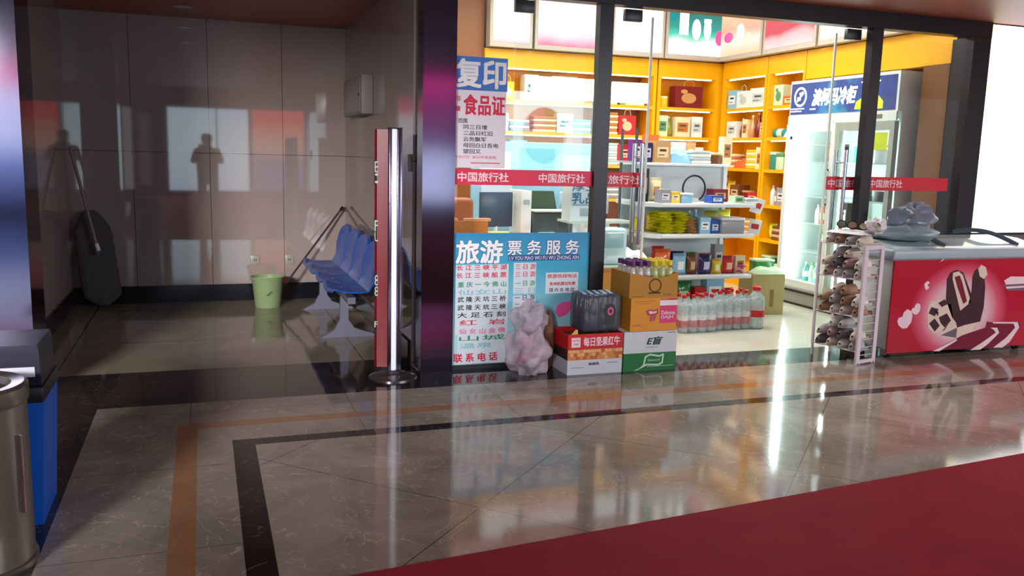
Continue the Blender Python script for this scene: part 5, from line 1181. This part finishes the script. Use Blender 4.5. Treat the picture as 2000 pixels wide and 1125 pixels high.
# people standing in the hall (seen as reflections)
def skin(name, chain, edges, mats, parent, loc=(0, 0, 0), sub=1, root=0):
    me = bpy.data.meshes.new(name); me.from_pydata([c[:3] for c in chain], edges, []); o = bpy.data.objects.new(name, me); col.objects.link(o)
    o.parent = parent; o.location = loc
    md = o.modifiers.new('skin', 'SKIN'); md.use_smooth_shade = True
    for i, c_ in enumerate(chain):
        sv = me.skin_vertices[0].data[i]; r = c_[3]; sv.radius = (r, r) if isinstance(r, (int, float)) else r; sv.use_root = (i == root)
    if sub: s_ = o.modifiers.new('sub', 'SUBSURF'); s_.levels = sub; s_.render_levels = sub
    me.materials.append(mats); return o
def person(label, loc, rz, jacket, phone=False, cap=True):
    t = thing('person', label, 'person', loc, rz)
    SK = M((196, 150, 124), .5, key='skin'); H = 1.66
    if phone: el = (.27, .10, 1.16); wr = (.10, .26, 1.42)
    else: el = (.27, -.02, 1.12); wr = (.25, .08, .88)
    ch = [(0, 0, .92, (.15, .11)), (0, 0, 1.12, (.14, .10)), (0, .0, 1.32, (.17, .11)), (0, .0, 1.42, (.10, .08)), (0, .005, 1.47, .055), (0, .02, 1.55, .085), (0, .015, 1.62, .082), (0, 0.01, 1.66, .05)]
    ed = [(i, i+1) for i in range(7)]
    for s_ in (-1, 1):
        b0 = len(ch)
        ch += [(s_*.19, 0, 1.39, .055), (s_*el[0], el[1], el[2], .042), (s_*wr[0], wr[1], wr[2], .027)]
        ed += [(3, b0), (b0, b0+1), (b0+1, b0+2)]
        d = (Vector(wr)-Vector(el)).normalized(); w_ = Vector((s_*wr[0], wr[1], wr[2])); d = Vector((s_*d.x, d.y, d.z))
        pi = len(ch); pc = w_+d*.06; ch.append((*pc, .026)); ed.append((b0+2, pi))
        side = Vector((1, 0, 0)) if abs(d.x) < .7 else Vector((0, 0, 1))
        side = (side-d*side.dot(d)).normalized(); cu = d.cross(side)
        for k_, L_ in zip((-1.5, -.5, .5, 1.5), (.055, .068, .072, .06)):
            f0 = len(ch); a_ = pc+side*(k_*.017)+d*.03; ch += [(*a_, .009), (*(a_+d*L_*.5+cu*.01), .0085), (*(a_+d*L_*.85+cu*.028), .0075)]; ed += [(pi, f0), (f0, f0+1), (f0+1, f0+2)]
        f0 = len(ch); a_ = w_+d*.03+side*(-.03); ch += [(*a_, .010), (*(a_+d*.035-side*.015+cu*.015), .009)]; ed += [(pi, f0), (f0, f0+1)]
        l0 = len(ch); ch += [(s_*.10, 0, .86, .085), (s_*.11, .01, .48, .055), (s_*.115, -.01, .09, .036), (s_*.12, .11, .035, .032)]
        ed += [(0, l0), (l0, l0+1), (l0+1, l0+2), (l0+2, l0+3)]
    skin('body', ch, ed, SK, t)
    jch = [(0, 0, .80, (.23, .16)), (0, 0, 1.12, (.22, .15)), (0, 0, 1.32, (.23, .15)), (0, 0, 1.425, (.12, .095))]; jed = [(0, 1), (1, 2), (2, 3)]
    for s_ in (-1, 1):
        b0 = len(jch); wv = Vector((s_*el[0], el[1], el[2])).lerp(Vector((s_*wr[0], wr[1], wr[2])), .9); jch += [(s_*.20, 0, 1.39, .075), (s_*el[0], el[1], el[2], .062), (*wv, .043)]; jed += [(2, b0), (b0, b0+1), (b0+1, b0+2)]
    skin('jacket', jch, jed, jacket, t)
    tch = [(0, 0, .93, (.165, .12))]; ted = []
    for s_ in (-1, 1): b0 = len(tch); tch += [(s_*.10, 0, .84, .105), (s_*.11, .01, .48, .078), (s_*.115, -.01, .11, .062)]; ted += [(0, b0), (b0, b0+1), (b0+1, b0+2)]
    skin('trousers', tch, ted, M((34, 36, 46), .8), t)
    for s_ in (-1, 1):
        MB().rbox(s_*.118-.05, s_*.118+.05, -.09, .18, 0, .085, .03, 0, 3).build('shoe', BLK, t)
        MB().lathe([(.001, -.012), (.010, -.006), (.012, 0), (.010, .006), (.001, .012)], n=10).build('eye', M((30, 22, 20), .2), t, (s_*.032, .10, 1.575))
        blobmesh(.012, .018, .032, 0, 3, .05, 12, 8, -1).build('ear', SK, t, (s_*.088, .01, 1.565))
    MB().tube([(0, .09, 1.575), (0, .115, 1.545), (0, .10, 1.535)], [.008, .014, .009], 8).build('nose', SK, t)
    MB().rbox(-.024, .024, .09, .104, 1.503, 1.513, .003).build('mouth', M((150, 80, 76), .5), t)
    hb = blobmesh(.098, .105, .10, 0, 9, .03, 24, 14, .0).build('hair', M((20, 16, 15), .7), t, (0, -.012, 1.60))
    if cap:
        MB().lathe([(.102, 0), (.107, .015), (.104, .06), (.085, .095), (.04, .115), (.001, .118)], n=24, sy=1.1).build('cap', M((40, 42, 50), .8), t, (0, 0, 1.615))
        MB().prism([(-.075, .08), (-.06, .17), (0, .195), (.06, .17), (.075, .08)], 1.62, 1.63, 'Z').build('cap_brim', M((40, 42, 50), .8), t)
    return t
person('person in a dark jacket and cap holding a phone up, behind the camera', (.10, -.42, .009), 0, M((40, 42, 56), .85), True)
ph = thing('mobile_phone', 'black mobile phone held up by the person behind the camera', 'phone', (.02, -.035, 1.50)); MB().rbox(-.08, .08, -.004, .004, -.045, .03, .003).build('case', BLK, ph); MB().cyl((-.055, .0041, .012), (-.055, .006, .012), .012).build('lens', GLASS, ph)
person('person in a grey jacket without a cap standing far behind the camera', (3.35, -5.6, .009), .3, M((70, 70, 78), .85), False, False)
